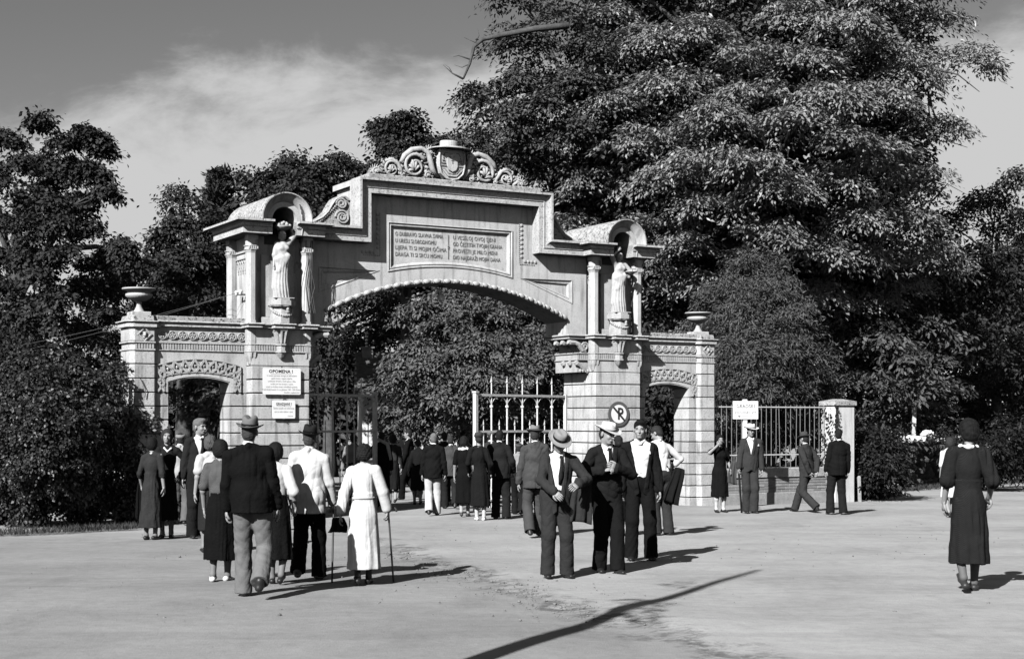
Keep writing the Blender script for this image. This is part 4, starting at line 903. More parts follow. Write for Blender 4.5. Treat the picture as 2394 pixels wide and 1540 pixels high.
    B.cap(U(0, .012, 1.42), hh(0, .02, -.08), .053*s*(1 if not w else .88), .05*s*(1 if not w else .86), .03)
    B.ell(hh(0, .012, .022), (.072*hs, .090*hs, .084*hs), .02, Hn).ell(hh(0, -.03, -.045), (.054*hs, .06*hs, .072*hs), .03, Hn).ell(hh(0, -.058, -.098), (.028*hs, .026*hs, .022*hs), .02, Hn)
    B.cap(hh(0, -.086, .0), hh(0, -.108, -.036), .009*hs, .0135*hs, .012).cap(hh(-.036, -.074, .016), hh(.036, -.074, .016), .013*hs, k=.012)
    B.ell(hh(.034, -.064, -.035), (.022*hs, .02*hs, .022*hs), .015, Hn).ell(hh(-.034, -.064, -.035), (.022*hs, .02*hs, .022*hs), .015, Hn)
    for sx in (-1, 1):
        B.ell(hh(sx*.031, -.092, -.003), (.016*hs, .013*hs, .009*hs), .008, Hn, 's'); B.ell(hh(sx*.075, .012, -.012), (.011*hs, .02*hs, .032*hs), .008, Hn)
    B.cap(hh(-.018, -.086, -.070), hh(.018, -.086, -.070), .009*hs, k=.008)
    for i in (0, 1):
        e, t = arms[i]; B.cap(sh[i], e, .047*s, .038*s, .03).cap(e, t, .037*s, .026*s, .02)
        k_, a = legs[i]; B.cap(hips[i], k_, (.078 if not w else .055)*s, (.050 if not w else .044)*s, .04).cap(k_, k_+(a-k_)*.45, .050*s, .052*s, .03).cap(k_+(a-k_)*.4+np.array([0, .012*s, 0]), a, .048*s, .034*s, .03)
        fp = fe[i][3]; B.cap(a, a+np.array([0, -.07*s*math.cos(fp), -.042*s+.07*s*math.sin(fp)]), .030*s, .020*s, .02)
    hz_ = [((hc[0]-.1*s, hc[0]+.1*s, .55),), ((hc[1]-.13*s, hc[1]+.11*s, .55),), ((hc[2]-.14*s, hc[2]+.12*s, .55),)] if near else ((), (), ())
    V, F = B.mesh(res*.95 if near else res, hz_)
    ex = []; hm = MB()
    for i, sx in ((0, 1), (1, -1)):
        e, t = arms[i]; d = unit(t-e); tgt = (armL, armR)[i]; pn = np.array((-sx, 0, 0)) if abs(d[0]) < .7 else np.array((0, 1, 0))
        if d[1] < -.5 and abs(d[2]) < .7: pn = np.array((-sx*.6, 0, -.6))
        hand(hm, t-d*.01, d, -sx*np.sign(np.cross(unit(d), unit(pn-d*(pn@d)))[1] or 1)*-1*sx, pn, (handL, handR)[i], s*1.02)
    ex.append((hm, 0)); fm = MB()
    for sx in (-1, 1):
        c = hh(sx*.031, -.079, -.003); fm.ell(c, (.009*hs, .0095*hs, .0055*hs), 7, 5)
        fm.tube([hh(sx*.017, -.089, .016), hh(sx*.032, -.089, .021), hh(sx*.048, -.080, .015)], .0034*hs, 5)
    fm.tube([hh(-.022, -.090, -.070), hh(0, -.095, -.070), hh(.022, -.090, -.070)], .0024*hs, 5)
    if moustache: fm.tube([hh(-.026, -.092, -.058), hh(0, -.102, -.053), hh(.026, -.092, -.058)], .007*hs, 6)
    if glasses:
        for sx in (-1, 1): fm.ell(hh(sx*.032, -.100, -.004), (.022*hs, .008*hs, .019*hs), 9, 6); fm.tube([hh(sx*.05, -.095, 0), hh(sx*.078, .0, 0)], .004*hs, 4)
    if statue is None: ex.append((fm, 1))
    body = np_mesh('body', V, F, sk, root, ex, [FEAT])
    if statue is not None: return root, dict(U=U, hh=hh, sh=sh, arms=arms, legs=legs, hips=hips, s=s, hs=hs, hz=hz, res=res, hc=hc, Hn=Hn)
    # ---- clothes
    def sleeves(S, fr, r0, r1, k=.03):
        for i in (0, 1):
            e, t = arms[i]; L1 = np.linalg.norm(e-sh[i]); tot = L1+np.linalg.norm(t-e); d = fr*tot
            if d <= L1: S.cap(sh[i], sh[i]+(e-sh[i])*d/L1, r0*s, r1*s, k)
            else:
                mid = r0+(r1-r0)*(L1/max(d, .01)); S.cap(sh[i], e, r0*s, mid*s, k).cap(e, e+(t-e)*(d-L1)/(tot-L1), mid*s, r1*s, k)
    def torso(S, g, waist=.0):
        cw = .150*scale_w if not w else .130*scale_w
        S.ell(U(0, .005, 1.27), ((cw+g)*s, (.106+g)*s*(1+.3*(fk-1)), .185*s), .05).ell(U(0, -.005*fk, 1.10), (((.130 if not w else .112)-waist+g)*s*fk, (.094-waist*.6+g)*s*fk, .16*s), .05)
        for c in (1, -1): S.cap(U(c*.04, .016, 1.452), sh[0 if c > 0 else 1]+np.array([-c*.004, 0, -.004])*s, (.034+g)*s, (.046+g*.9)*s, k=.035)
        S.cap(U(-.045, .018, 1.442), U(.045, .018, 1.442), (.042+g*.6)*s, k=.04)
    zones0 = ((), (), ())
    if bottom == 'trousers':
        T = SDF(); T.ell(U(0, .008, .965), (.158*s*fk, .117*s*fk, .135*s), .04); T.ell(U(0, 0, 1.06), (.140*s*fk, .105*s*fk, .10*s), .05)
        for i in (0, 1):
            k_, a = legs[i]; d = unit(a-k_); a2 = a+d*.06*s; T.cap(hips[i], k_, .094*s*fk, .080*s, .035); T.cap(k_, a2, .078*s, .086*s, .035)
        T.fn(wrinkle(.0042*s, seed*3+1, 't'))
        feetz = [legs[i][1][2] for i in (0, 1)]
        def cut(X, Y, Z, D):
            for i in (0, 1):      # straight hems
                k_, a = legs[i]; d = unit(a-k_); e_ = a+d*.045*s
                nr = (X-a[0])**2+(Y-a[1])**2+(Z-a[2])**2 < (.19*s)**2
                D = np.where(nr, np.maximum(D, (X-e_[0])*d[0]+(Y-e_[1])*d[1]+(Z-e_[2])*d[2]), D)
            return np.maximum(D, .025*s-Z)
        T.fn(cut); V, F = T.mesh(res); np_mesh('trousers', V, F, m_(bc), root)
        if belt is not None:
            bb = MB(); n = 20; z0 = 1.075
            bb.loft([[tuple(U(.149*fk*math.cos(2*math.pi*k/n)*q_, .112*fk*math.sin(2*math.pi*k/n)*q_, z)) for k in range(n)] for z, q_ in ((z0-.018, 1.0), (z0-.018, 1.03), (z0+.018, 1.03), (z0+.018, 1.0))], cap=False); bb.build('belt', m_(belt), root, True)
    def skirt(S, z0, z1, rx0, ry0, rx1, ry1, cx=0, cy=0, nf=9, fa=.05, join=False):
        c0 = U(0, .005, z0); zz1 = z1*s; my = (legs[0][1][1]+legs[1][1][1])*.5
        if not join: S.ell(((c0[0])*1, c0[1], (c0[2]+zz1)/2), (rx1*s*1.25, ry1*s*1.3, (c0[2]-zz1)/2+.04), .01)
        else: S.lo = (np.array([-rx1*1.3*s, -ry1*1.5*s-abs(my), zz1-.02]), np.array([rx1*1.3*s, ry1*1.5*s+abs(my), c0[2]]))
        ph = seed*1.7
        def f(X, Y, Z, D):
            t = np.clip((c0[2]-Z)/(c0[2]-zz1), 0, 1); ox = c0[0]*(1-t)+cx*s*t; oy = c0[1]*(1-t)+(my*.55+cy*s)*t
            tt = np.clip(t/.28, 0, 1); hipb = tt*tt*(3-2*tt)
            rx = (rx0+(rx1-rx0)*(.45*hipb+.55*t))*s; ry = (ry0+(ry1-ry0)*(.5*hipb+.5*t))*s
            qx, qy = (X-ox)/rx, (Y-oy)/ry; th = np.arctan2(qy, qx); r = np.sqrt(qx*qx+qy*qy)
            r2 = r/(1+fa*t*np.sin(nf*th+ph+2*np.sin(th*2))+fa*.5*t*np.sin(4*th+ph*2)); d = (r2-1)*np.minimum(rx, ry)*.9
            d = np.maximum(np.maximum(d, Z-c0[2]-.02*s), zz1-Z)
            if not join: return d
            k = .03*s; hh_ = np.clip(.5+.5*(D-d)/k, 0, 1); return D+(d-D)*hh_-k*hh_*(1-hh_)
        S.fn(f)
    if bottom == 'skirt':
        K = SDF(); hz0 = hem if hem is not None else .34
        skirt(K, 1.075, hz0, .128*fk, .106*fk, .185*fk, .165*fk); K.fn(wrinkle(.006*s, seed*5+2, 'v')); V, F = K.mesh(res)
        np_mesh('skirt', V, F, m_(bc) if mats is None or 'skirt' not in mats else mats['skirt'], root)
    tm = m_(tc) if mats is None or 'top' not in mats else mats['top']
    J = SDF()
    if top in ('jacket', 'coat'):
        torso(J, .022); J.ell(U(0, .008, 1.0), (.172*s*fk, .132*s*fk, .20*s), .06); J.cap(U(0, .012, .96), U(0, .015, jhem-.03), .166*s*fk, .178*s*fk, .05, (1, .78, 1))
        sleeves(J, .965, .064*sleeve_w, .053*sleeve_w, .016)
        for c in (-1, 1): J.cap(U(c*.05, -.02, 1.475), U(0, .062, 1.492), .024*s, k=.02)
        J.fn(wrinkle(.0065*s, seed*7+3)); jz = U(0, 0, jhem)[2]; c0 = U(0, 0, 1.1)
        an = [e_ for e_ in (arms[0][1], arms[1][1])]
        def jc(X, Y, Z, D):
            body_ = np.sqrt((X/(.22*s*fk))**2+((Y+(Z-hz)*math.tan(lean))/(.20*s*fk))**2) < 1.25
            zb = jz+(.05*s*np.clip(-(Y)/(.12*s), 0, 1)*np.exp(-(X/(.05*s))**2))
            near_arm = 0
            for (e_, t_) in arms:
                d2 = (X-t_[0])**2+(Y-t_[1])**2; near_arm = np.maximum(near_arm, (d2 < (.056*s)**2)*1.0)
            D = np.where((near_arm > 0) & (Z < jz+.06*s) & (np.abs(X) > .205*s*fk), D, np.maximum(D, (zb-Z)))
            if shirt is not None:      # V opening in front, lapels slightly raised
                zt = U(0, 0, 1.50)[2]; zb2 = U(0, 0, 1.50-(.36 if open_ == 0 else .62))[2]; wv = np.clip((Z-zb2)/(zt-zb2), 0, 1.1)*(.075+open_*.055)*s+open_*.05*s*(Z < zt)
                fr = (Y+(Z-hz)*math.tan(lean)) < -.02*s
                inside = (wv-np.abs(X))
                D = np.where(fr & (Z > zb2-(.9 if open_ else 0)*s) & (Z < zt+.05), np.maximum(D, inside), D)
                D = D-np.where(fr, .011*s*np.clip((inside+.060*s)/(.012*s), 0, 1)*np.clip((-inside-.002*s)/(.010*s), 0, 1)*np.clip((Z-zb2)/.03, 0, 1)*np.clip((zt-.03-Z)/.03, 0, 1), 0)
            else: D = D+.007*np.exp(-(X/(.006*s))**2)*((Y > 0) & (Z < U(0, 0, 1.0)[2]))     # back vent
            return D
        J.fn(jc); V, F = J.mesh(res*.95); np_mesh('jacket' if top == 'jacket' else 'coat', V, F, tm, root)
        if shirt is not None:
            S = SDF(); torso(S, .013); S.cap(U(0, 0, 1.05), U(0, 0, .98), .125*s*fk, .13*s*fk, .04, (1, .8, 1))
            for c in (-1, 1): S.cap(U(c*.012, -.066, 1.455), U(c*.052, -.01, 1.50), .017*s, k=.012)
            S.fn(wrinkle(.003*s, seed)); V, F = S.mesh(res*.95); np_mesh('shirt', V, F, m_(shirt), root)
            if tie is not None:
                yb = -.128; tb = MB(); tb.tube([U(0, -.082, 1.462), U(0, -.108, 1.43), U(0, yb-.012, 1.34), U(0, yb-.012*fk, 1.22), U(0, yb-.008, 1.12)], [.02*s, .017*s, .026*s, .034*s, .02*s], 6, .35, ref=(0,1,0)); tb.build('tie', m_(tie), root, True)
        else:
            S = SDF(); S.cap(U(0, .014, 1.46), U(0, .01, 1.505), .061*s, .058*s, .02); V, F = S.mesh(res); np_mesh('shirt_collar', V, F, m_(.7), root)
        if pocket: MB().add([tuple(U(.085, -.122, 1.33)), tuple(U(.125, -.112, 1.33)), tuple(U(.12, -.118, 1.365)), tuple(U(.105, -.124, 1.375)), tuple(U(.095, -.124, 1.355))], [(0,1,2,3,4)]).build('pocket_handkerchief', m_(.75), root)
    elif top in ('shirt', 'blouse', 'dress'):
        torso(J, .008 if top != 'shirt' else .014, .012 if w else 0)
        if w:
            for c in (-1, 1): J.ell(U(c*.065, -.08, 1.27), (.056*s, .05*s, .055*s), .05)
        if top != 'dress': J.cap(U(0, 0, 1.10), U(0, .005, 1.0), (.118 if w else .128)*s*fk, (.112 if w else .138)*s*fk, .05, (1, .8, 1))
        else: skirt(J, 1.10, hem if hem is not None else .3, .112*fk, .088*fk, .185*fk, .162*fk, join=True)
        sleeves(J, sleeve, .056*sleeve_w, (.048 if sleeve > .6 else .058)*sleeve_w, .014)
        J.fn(wrinkle(.006*s, seed*11, 'v' if top == 'dress' else None))
        zc = U(0, 0, 1.035 if w else 1.01)[2]
        def bc_(X, Y, Z, D): return np.where(np.abs(X) < .19*s*fk, np.maximum(D, zc-Z), D)
        if top != 'dress': J.fn(bc_)
        V, F = J.mesh(res*.95); np_mesh({'shirt': 'shirt', 'blouse': 'blouse', 'dress': 'dress'}[top], V, F, tm, root)
        if w and belt is not None:
            bb = MB(); n = 22; bb.loft([[tuple(U(.126*fk*math.cos(2*math.pi*k/n)*q_, .002+.100*fk*math.sin(2*math.pi*k/n)*q_, z)) for k in range(n)] for z, q_ in ((1.05, 1.0), (1.05, 1.05), (1.085, 1.05), (1.085, 1.0))], cap=False); bb.build('belt', m_(belt), root, True)
        if top == 'shirt':
            S = SDF()
            for c in (-1, 1): S.cap(U(c*.014, -.06, 1.452), U(c*.055, -.005, 1.495), .017*s, k=.015); S.cap(U(c*.05, 0, 1.495), U(0, .062, 1.505), .017*s, k=.015)
            V, F = S.mesh(res*.8); np_mesh('shirt_collar', V, F, tm, root)
    if collar is not None:
        S = SDF()
        for c in (-1, 1):
            S.cap(U(c*.0, .05+.02*cs, 1.468), U(c*(.055+.022*cs), .03, 1.465), .024*s*cs, .026*s*cs, .02); S.cap(U(c*(.055+.022*cs), .03, 1.465), U(c*.052, -.062, 1.435), .026*s*cs, .02*s*cs, .02); S.cap(U(c*.052, -.062, 1.435), U(0, -.098, 1.385), .022*s*cs, .018*s*cs, .02)
        V, F = S.mesh(res*.85); np_mesh('collar', V, F, m_(collar), root)
    # stockings on bare legs
    if bottom != 'trousers' and stock is not None:
        for i in (0, 1):
            S = SDF(); k_, a = legs[i]; S.cap(k_, k_+(a-k_)*.45, .053*s, .055*s, .03).cap(k_+(a-k_)*.4+np.array([0, .012*s, 0]), a, .0505*s, .036*s, .03).cap(a, a+np.array([0, -.03*s, -.03*s]), .036*s, k=.02); V, F = S.mesh(res*.9); np_mesh('stocking', V, F, mat('stocking_%03d' % int(stock*1000), stock, .7, .06, 10), root)
    # shoes
    shc = mat('shoe_%03d' % int(shoe*1000), shoe, .45, .08, 10, spec=.4)
    for i in (0, 1):
        a = legs[i][1]; fp = fe[i][3]+(.0); c_, s_ = math.cos(fp), math.sin(fp); tw = (.16 if i == 0 else -.16)
        def FT(x, f, z):
            f2, z2 = f*c_-z*s_*-1*0+0*z, z; yy = f*c_-(z+.07)*s_; zz_ = (z+.07)*c_+f*s_-.07
            return a+np.array([x+f*tw, -yy, zz_])*s
        S = SDF(); hl = heel if heel is not None else (.045 if w else 0)
        if hl and w: S.cap(FT(0, -.045, -.035), FT(0, -.05, -.078), .024*s, .017*s, .015)
        S.cap(FT(0, -.05, -.042), FT(0, .05, -.05), .038*s, .036*s, .02, (1, 1, .8)).cap(FT(0, .05, -.052), FT(.004, .135, -.058), .043*s, .030*s, .02, (1, 1, .72))
        if not w: S.cap(FT(0, -.02, -.03), FT(0, .01, .0), .044*s, .046*s, .02)
        zmin = min(FT(0, f, -.085)[2] for f in (-.06, .14))
        V, F = S.mesh(res*.75 if near else res*.9); V[:,2] = np.maximum(V[:,2], zmin+.0); np_mesh('shoe', V, F, shc, root)
    # hair
    if hair is not None:
        kind, hg = hair; S = SDF(); hmts = mat('hair_%03d' % int(hg*1000), hg*.8, .7, .25, 30, .5, 120, .12)
        if kind == 'short':
            S.ell(hh(0, .018, .034), (.077*hs, .093*hs, .085*hs), .02, Hn).ell(hh(0, .05, -.03), (.066*hs, .056*hs, .07*hs), .03, Hn); S.ell(hh(0, -.075, -.045), (.072*hs, .075*hs, .088*hs), .012, Hn, 's')
        elif kind == 'wavy':
            S.ell(hh(0, .018, .036), (.080*hs, .096*hs, .086*hs), .02, Hn).ell(hh(0, .05, -.03), (.068*hs, .058*hs, .07*hs), .03, Hn).ell(hh(.012, -.045, .088), (.058*hs, .05*hs, .034*hs), .03, Hn); S.ell(hh(0, -.082, -.05), (.070*hs, .075*hs, .090*hs), .012, Hn, 's')
        elif kind == 'bob':
            S.ell(hh(0, .022, .03), (.092*hs, .105*hs, .092*hs), .03, Hn).ell(hh(0, .04, -.04), (.094*hs, .085*hs, .085*hs), .04, Hn); S.ell(hh(0, -.085, -.05), (.062*hs, .085*hs, .098*hs), .015, Hn, 's')
        elif kind == 'curly':
            S.ell(hh(0, .02, .03), (.098*hs, .108*hs, .096*hs), .03, Hn).ell(hh(0, .045, -.045), (.095*hs, .08*hs, .075*hs), .04, Hn); S.ell(hh(0, -.09, -.05), (.062*hs, .085*hs, .095*hs), .015, Hn, 's')
        elif kind == 'bun':
            S.ell(hh(0, .018, .032), (.082*hs, .098*hs, .088*hs), .02, Hn).ell(hh(0, .085, -.03), (.05*hs, .04*hs, .045*hs), .02, Hn).ell(hh(0, .05, -.03), (.07*hs, .06*hs, .06*hs), .03, Hn); S.ell(hh(0, -.08, -.05), (.066*hs, .078*hs, .09*hs), .012, Hn, 's')
        fa = {'curly': .003, 'bob': .0014}.get(kind, .0014)
        hr = np.random.default_rng(seed+7); hw_ = [(hr.normal(0, 110, 3), hr.uniform(0, 6.28)) for _ in range(7)]
        def hf(X, Y, Z, D): return D+fa*.5*sum(np.sin(X*q_[0]+Y*q_[1]+Z*q_[2]+ph_) for q_, ph_ in hw_)
        S.fn(hf)
        V, F = S.mesh(res*.62 if near else res*.8)
        np_mesh('hair', V, F, hmts, root)
    if hat is not None:
        kind, hg, bg, tilt = hat; hb = MB(); n = 26; m0 = .040
        cr, ch, br = {'fedora': (.088, .115, .150), 'straw': (.090, .105, .158), 'beret': (.12, .06, .0), 'cloche': (.10, .09, .115), 'cap': (.105, .05, .0), 'brim': (.09, .10, .17)}[kind]
        tm_ = Matrix.Rotation(tilt, 3, 'X')
        def hq(x, y, z): v = tm_ @ Vector((x, y, z)); return tuple(hh(v.x, v.y+.008, v.z+m0))
        prof = []
        if br: prof += [(cr*1.0, -.006), (br*.93, -.002), (br, .004), (br, .009), (br*.92, .004), (cr*1.02, .004)]
        else: prof += [(cr*.78, -.02), (cr*.95, -.004)]
        prof += [(cr, .02), (cr*.985, ch*.5), (cr*.93, ch*.82), (cr*.80, ch*.97), (cr*.5, ch*1.0), (cr*.15, ch*.985)]
        rings = []
        for r, z in prof:
            ring = []
            for k in range(n):
                a = 2*math.pi*k/n; x, y = r*.90*math.cos(a), r*1.08*math.sin(a); zz_ = z
                if br and r > cr*1.03: zz_ += (.030*(abs(math.cos(a))**2)*(r-cr)/(br-cr) if kind != 'straw' else .006*abs(math.cos(a)))-(.018*max(0, -math.sin(a))*(r-cr)/(br-cr))+(.012*max(0, math.sin(a)))*(r-cr)/(br-cr)
                if kind in ('fedora', 'brim') and z > ch*.7:
                    zz_ -= .030*math.exp(-(x/.026)**2)*(1 if y < .06 else .6); zz_ += .008*(-y/.1)
                    if y < -.02: x *= 1-.22*min(1, (-y-.02)/.06)
                if kind == 'straw' and z > ch*.8: zz_ -= .012*math.exp(-(x/.03)**2)
                if kind in ('beret', 'cap'): y -= .01*(z > 0); x *= 1.02
                ring.append(hq(x, y, zz_))
            rings.append(ring)
        hb.loft(rings); o = hb.build('hat', mat('felt_%03d' % int(hg*1000), hg, .9, .08, 12, .2, 150, .15), root, True)
        if kind == 'cap': MB().loft([[hq(.075*math.cos(a)*q_, -.075-.07*max(0, math.sin(a))*q_, -.012+z_-.02*q_*math.sin(a)) for a in [math.pi*k/8 for k in range(9)]] for q_, z_ in ((.6, .0), (1, -.0), (1, .008), (.6, .01))], closed=False, cap=False).build('cap_peak', m_(hg), root, True)
        if bg is not None:
            bb = MB(); bb.loft([[hq((cr+.004)*.90*math.cos(a)*q_, (cr+.004)*1.08*math.sin(a)*q_, z) for a in [2*math.pi*k/n for k in range(n)]] for z, q_ in ((.006, 1.0), (.006, 1.012), (.040, 1.005), (.040, .985))], cap=False); bb.build('hat_band', m_(bg), root, True)
    # world-space handles for held things
    rm = Matrix.Rotation(R(rot), 3, 'Z'); W = lambda p: Vector(q)+rm @ Vector(p)
    return root, dict(handL=W(arms[0][1]+unit(arms[0][1]-arms[0][0])*.07*s), handR=W(arms[1][1]+unit(arms[1][1]-arms[1][0])*.07*s), elL=W(arms[0][0]), elR=W(arms[1][0]), s=s, W=W, q=q)
def stick(a, b, name, label, cat, r=.012, g=.05, crook=True):
    d = (Vector(a)-Vector(b)); pts = [Vector(b)+d*t for t in (0, .3, .6, 1.0)]
    if crook:
        u = Vector((d.x, d.y, 0)); u = Vector((1, .3, 0)).normalized(); c = Vector(a)+Vector((0, 0, .02))
        for k in range(1, 7): th = math.pi*k/6; pts.append(c+u*.045*(1-math.cos(th))+Vector((0, 0, .05*math.sin(th))))
    return tag(MB().tube(pts, r, 7).build(name, mat('stick_%02d' % int(g*100), g, .45, .2, 14, spec=.4), smooth=True), label, cat)
def drape(c, w, h, d, rz, g, name, label, cat, seed=0, res=.018, tilt=0.0):
    # cloth folded once over the arm: front and back fall joined at the top and down the sides
    r = np.random.default_rng(seed+90); n, m_ = 17, 15; ph = r.uniform(0, 6, 3); rings = []
    for j in range(m_):
        v = j/(m_-1); ring = []; ww = w*(.62+.38*v**.7); th = d*(.35+.65*min(1, v*3))*(.55+.45*v)
        for side in (1, -1):
            for i in range(n):
                u = i/(n-1)*2-1
                if side < 0: u = -u
                f = .022*v**.6*math.sin(u*7+ph[0]+side)+.012*v*math.sin(u*13+ph[1]+v*2)
                e = math.sqrt(max(0, 1-u*u)); hem = .06*h*math.sin(u*2+ph[2])*v
                ring.append((u*ww*.5+.03*v*math.sin(ph[1]+v*3), -side*th*.5*e**.5+f, h*.5-h*v+.03*h*(1-v)*e*1+hem*.5))
        rings.append(ring)
    mb = MB(); mb.loft(rings); o = mb.build(name, cloth(g), None, True); o.location = c; o.rotation_euler = (0, tilt, R(rz)); return tag(o, label, cat)
CHECK = cloth(.075, 'check_cloth', (44, 2.2)); KNIT = cloth(.018, 'ribbed_knit', (34, 1.7))
DOWN = None
# --- near the left doorway
person(352, 1262, 1.575, 168, 'woman in a long dark grey dress seen from behind, before the ivy', 'w', 'dress', .045, 'dress', .045, ((.08,.0,0,0),(-.07,.03,0,0)), (.22,.12,.92), (.24,.02,.85), hair=('bob', .012), hem=.22, sleeve=.62, stock=.16, collar=.55, shoe=.012)
drape(ground_at(329, 1258)+Vector((0, .05, .62)), .30, .62, .10, 80, .014, 'coat', 'dark coat hanging beside the woman in the long grey dress', 'coat', 1)
person(387, 1257, 1.70, 8, 'woman in a dark dress with a white bow collar facing the street', 'w', 'dress', .022, 'dress', .022, ((.09,.02,0,0),(-.05,.0,0,0)), (.25,.10,1.02,(.9,-.6,0)), (.22,.06,.83), hair=('bob', .035), hem=.30, sleeve=.96, stock=.14, collar=.6, yaw=.15, shoe=.012)
person(425, 1226, 1.64, 190, 'man in grey trousers and pale jacket walking through the left doorway', 'm', 'jacket', .30, 'trousers', .10, ((.10,.12,0,0),(-.06,-.14,.02,.2)), (.24,.05,.85), (.22,.16,.95), hair=('short', .03), hat=('cap', .2, None, -.1), lean=.06, jhem=.84)
person(462, 1257, 1.86, 28, 'tall fair haired man in a dark suit and tie looking sideways', 'm', 'jacket', .026, 'trousers', .02, ((.10,.0,0,0),(-.09,.03,0,0)), (.24,.05,.84), (.25,.03,.80), hair=('wavy', .15), shirt=.55, tie=.02, yaw=.45, pitch=.08, jhem=.78)
person(493, 1290, 1.60, 196, 'woman in a pale blouse half hidden behind the checked blouse', 'w', 'blouse', .42, 'skirt', .03, None, (.24,.0,.84), (.22,.05,.9), hair=('curly', .09), hem=.34, sleeve=.36, sleeve_w=1.2, stock=.2, yaw=-.3)
# --- walking towards the gate, seen from behind
person(514, 1362, 1.575, 176, 'woman in a checked blouse and dark skirt with white heels', 'w', 'blouse', .05, 'skirt', .010, ((.08,-.02,.02,.25),(-.06,.13,0,0)), (.22,.10,.90), (.21,.10,.95), hair=('bob', .014), hem=.29, sleeve=.42, sleeve_w=1.15, stock=.15, shoe=.62, mats={'top': CHECK}, fat=1.04)
person(590, 1398, 1.775, 184, 'large man in black jacket, grey trousers and grey felt hat, back turned', 'm', 'jacket', .0105, 'trousers', .135, ((.10,.13,0,0),(-.10,-.24,.13,.85)), (.265,.10,.82), (.25,.06,.84), hair=('short', .05), hat=('fedora', .125, .02, -.12), fat=1.13, scale_w=1.10, jhem=.84, handL=.6)
person(648, 1366, 1.54, 183, 'woman with dark round hair in white blouse and dark skirt, half hidden', 'w', 'blouse', .50, 'skirt', .012, ((.07,.06,0,0),(-.06,-.12,.05,.5)), (.23,.05,.88), (.22,.10,.95), hair=('bob', .010), hem=.32, sleeve=.7, sleeve_w=1.25, stock=.15)
r_, k9 = person(722, 1357, 1.70, 176, 'man in a white jacket and black hat walking with a cane', 'm', 'jacket', .50, 'trousers', .010, ((.10,-.12,.07,.55),(-.09,.13,0,0)), (.25,.12,.86), (.255,.16,.84), hair=('short', .06), hat=('fedora', .012, .008, -.05), fat=1.08, jhem=.77, shoe=.03, handR=1.1, yaw=.25, glasses=True)
stick(k9['handR']+Vector((0,0,.03)), ground_at(776, 1362), 'walking_cane', 'dark walking cane of the man in the white jacket', 'cane', .011, .02)
r_, k10 = person(850, 1366, 1.525, 178, 'woman in a white belted dress leaning on a cane', 'w', 'dress', .52, 'dress', .52, ((.06,-.10,.04,.4),(-.05,.10,0,0)), (.30,-.02,.80,(.7,-.7,0)), (.31,.16,.80,(.9,-.6,0)), hair=('curly', .014), hem=.20, sleeve=.93, sleeve_w=1.3, stock=.03, shoe=.012, belt=.45, fat=1.1, lean=.10, handR=1.1, pitch=.1)
stick(k10['handR']+Vector((0,0,.03)), ground_at(920, 1360), 'walking_cane', 'brown walking cane in the right hand of the woman in white', 'cane', .011, .06)
drape(k10['handL']+Vector((-.02,.0,-.06)), .20, .16, .06, 20, .018, 'handbag', 'small dark handbag held by the woman in white', 'bag', 2, .014)
# --- the crowd in the arch
person(893, 1186, 1.66, 186, 'person in a dark suit carrying a stick on the shoulder by the gate', 'm', 'jacket', .012, 'trousers', .012, ((.1,.12,0,0),(-.1,-.14,.03,.3)), (.2,.2,1.2,(.8,-.4,-.5)), None, hair=('short', .02))
tag(MB().tube([at(884,1026,33.0), at(906,1038,32.6), at(914,1075,32.4)], [.03,.045,.03], 6).build('bundle', cloth(.35), smooth=True), 'pale bundle on the shoulder of the dark suited person', 'bundle')
person(955, 1168, 1.74, 262, 'man in a dark suit standing sideways with legs crossed', 'm', 'jacket', .012, 'trousers', .012, ((.06,.16,0,0),(-.06,-.22,.05,.6)), (.22,.14,.86), (.2,.2,.95), hair=('short', .02), shirt=.6, tie=.03)
person(976, 1180, 1.50, 182, 'woman in a pale blouse walking behind the man in white trousers', 'w', 'blouse', .30, 'skirt', .02, ((.08,.1,0,0),(-.08,-.12,.04,.4)), hair=('bun', .03), hem=.4, sleeve=.9, stock=.2)
person(1013, 1205, 1.645, 178, 'grey haired man in a dark jacket and white trousers from behind', 'm', 'jacket', .013, 'trousers', .50, ((.08,-.14,.05,.5),(-.06,.15,0,0)), (.25,.06,.82), (.26,.04,.82), hair=('short', .17), jhem=.80, fat=1.08)
person(1052, 1190, 1.62, 186, 'man in a mid grey jacket striding into the park', 'm', 'jacket', .085, 'trousers', .03, ((.10,.25,0,0),(-.10,-.30,.07,.6)), (.24,.16,.88), (.25,-.12,.84), hair=('short', .04), lean=.06)
person(1086, 1208, 1.58, 176, 'woman in a black dress with a broad white collar from behind', 'w', 'dress', .011, 'dress', .011, ((.06,-.08,.04,.4),(-.06,.12,0,0)), (.23,.06,.86), (.25,.02,.84), hair=('curly', .014), hem=.30, sleeve=.45, stock=.30, shoe=.05, collar=.72, fat=1.08, cs=1.25)
person(1123, 1217, 1.635, 182, 'woman in a dark dress, small hat and white shoes from behind', 'w', 'dress', .017, 'dress', .017, ((.07,.05,0,0),(-.07,-.03,0,.1)), (.22,.16,.98), (.22,.12,.95), hair=('bun', .03), hat=('cloche', .04, .02, -.1), hem=.30, sleeve=.93, stock=.42, shoe=.66, collar=.10)
person(1172, 1214, 1.69, 180, 'dark haired man in a dark belted suit next to the gate post', 'm', 'jacket', .024, 'trousers', .026, ((.11,.03,0,0),(-.10,.0,0,0)), (.23,.14,.98), (.24,.12,.94), hair=('short', .015), yaw=-.2, fat=1.04)
person(1211, 1204, 1.44, 176, 'boy in a cap and pale shirt beside the gate', 'm', 'shirt', .22, 'trousers', .02, ((.08,.1,0,0),(-.08,-.1,.04,.4)), hair=('short', .03), hat=('cap', .06, None, -.05), sleeve=.9)
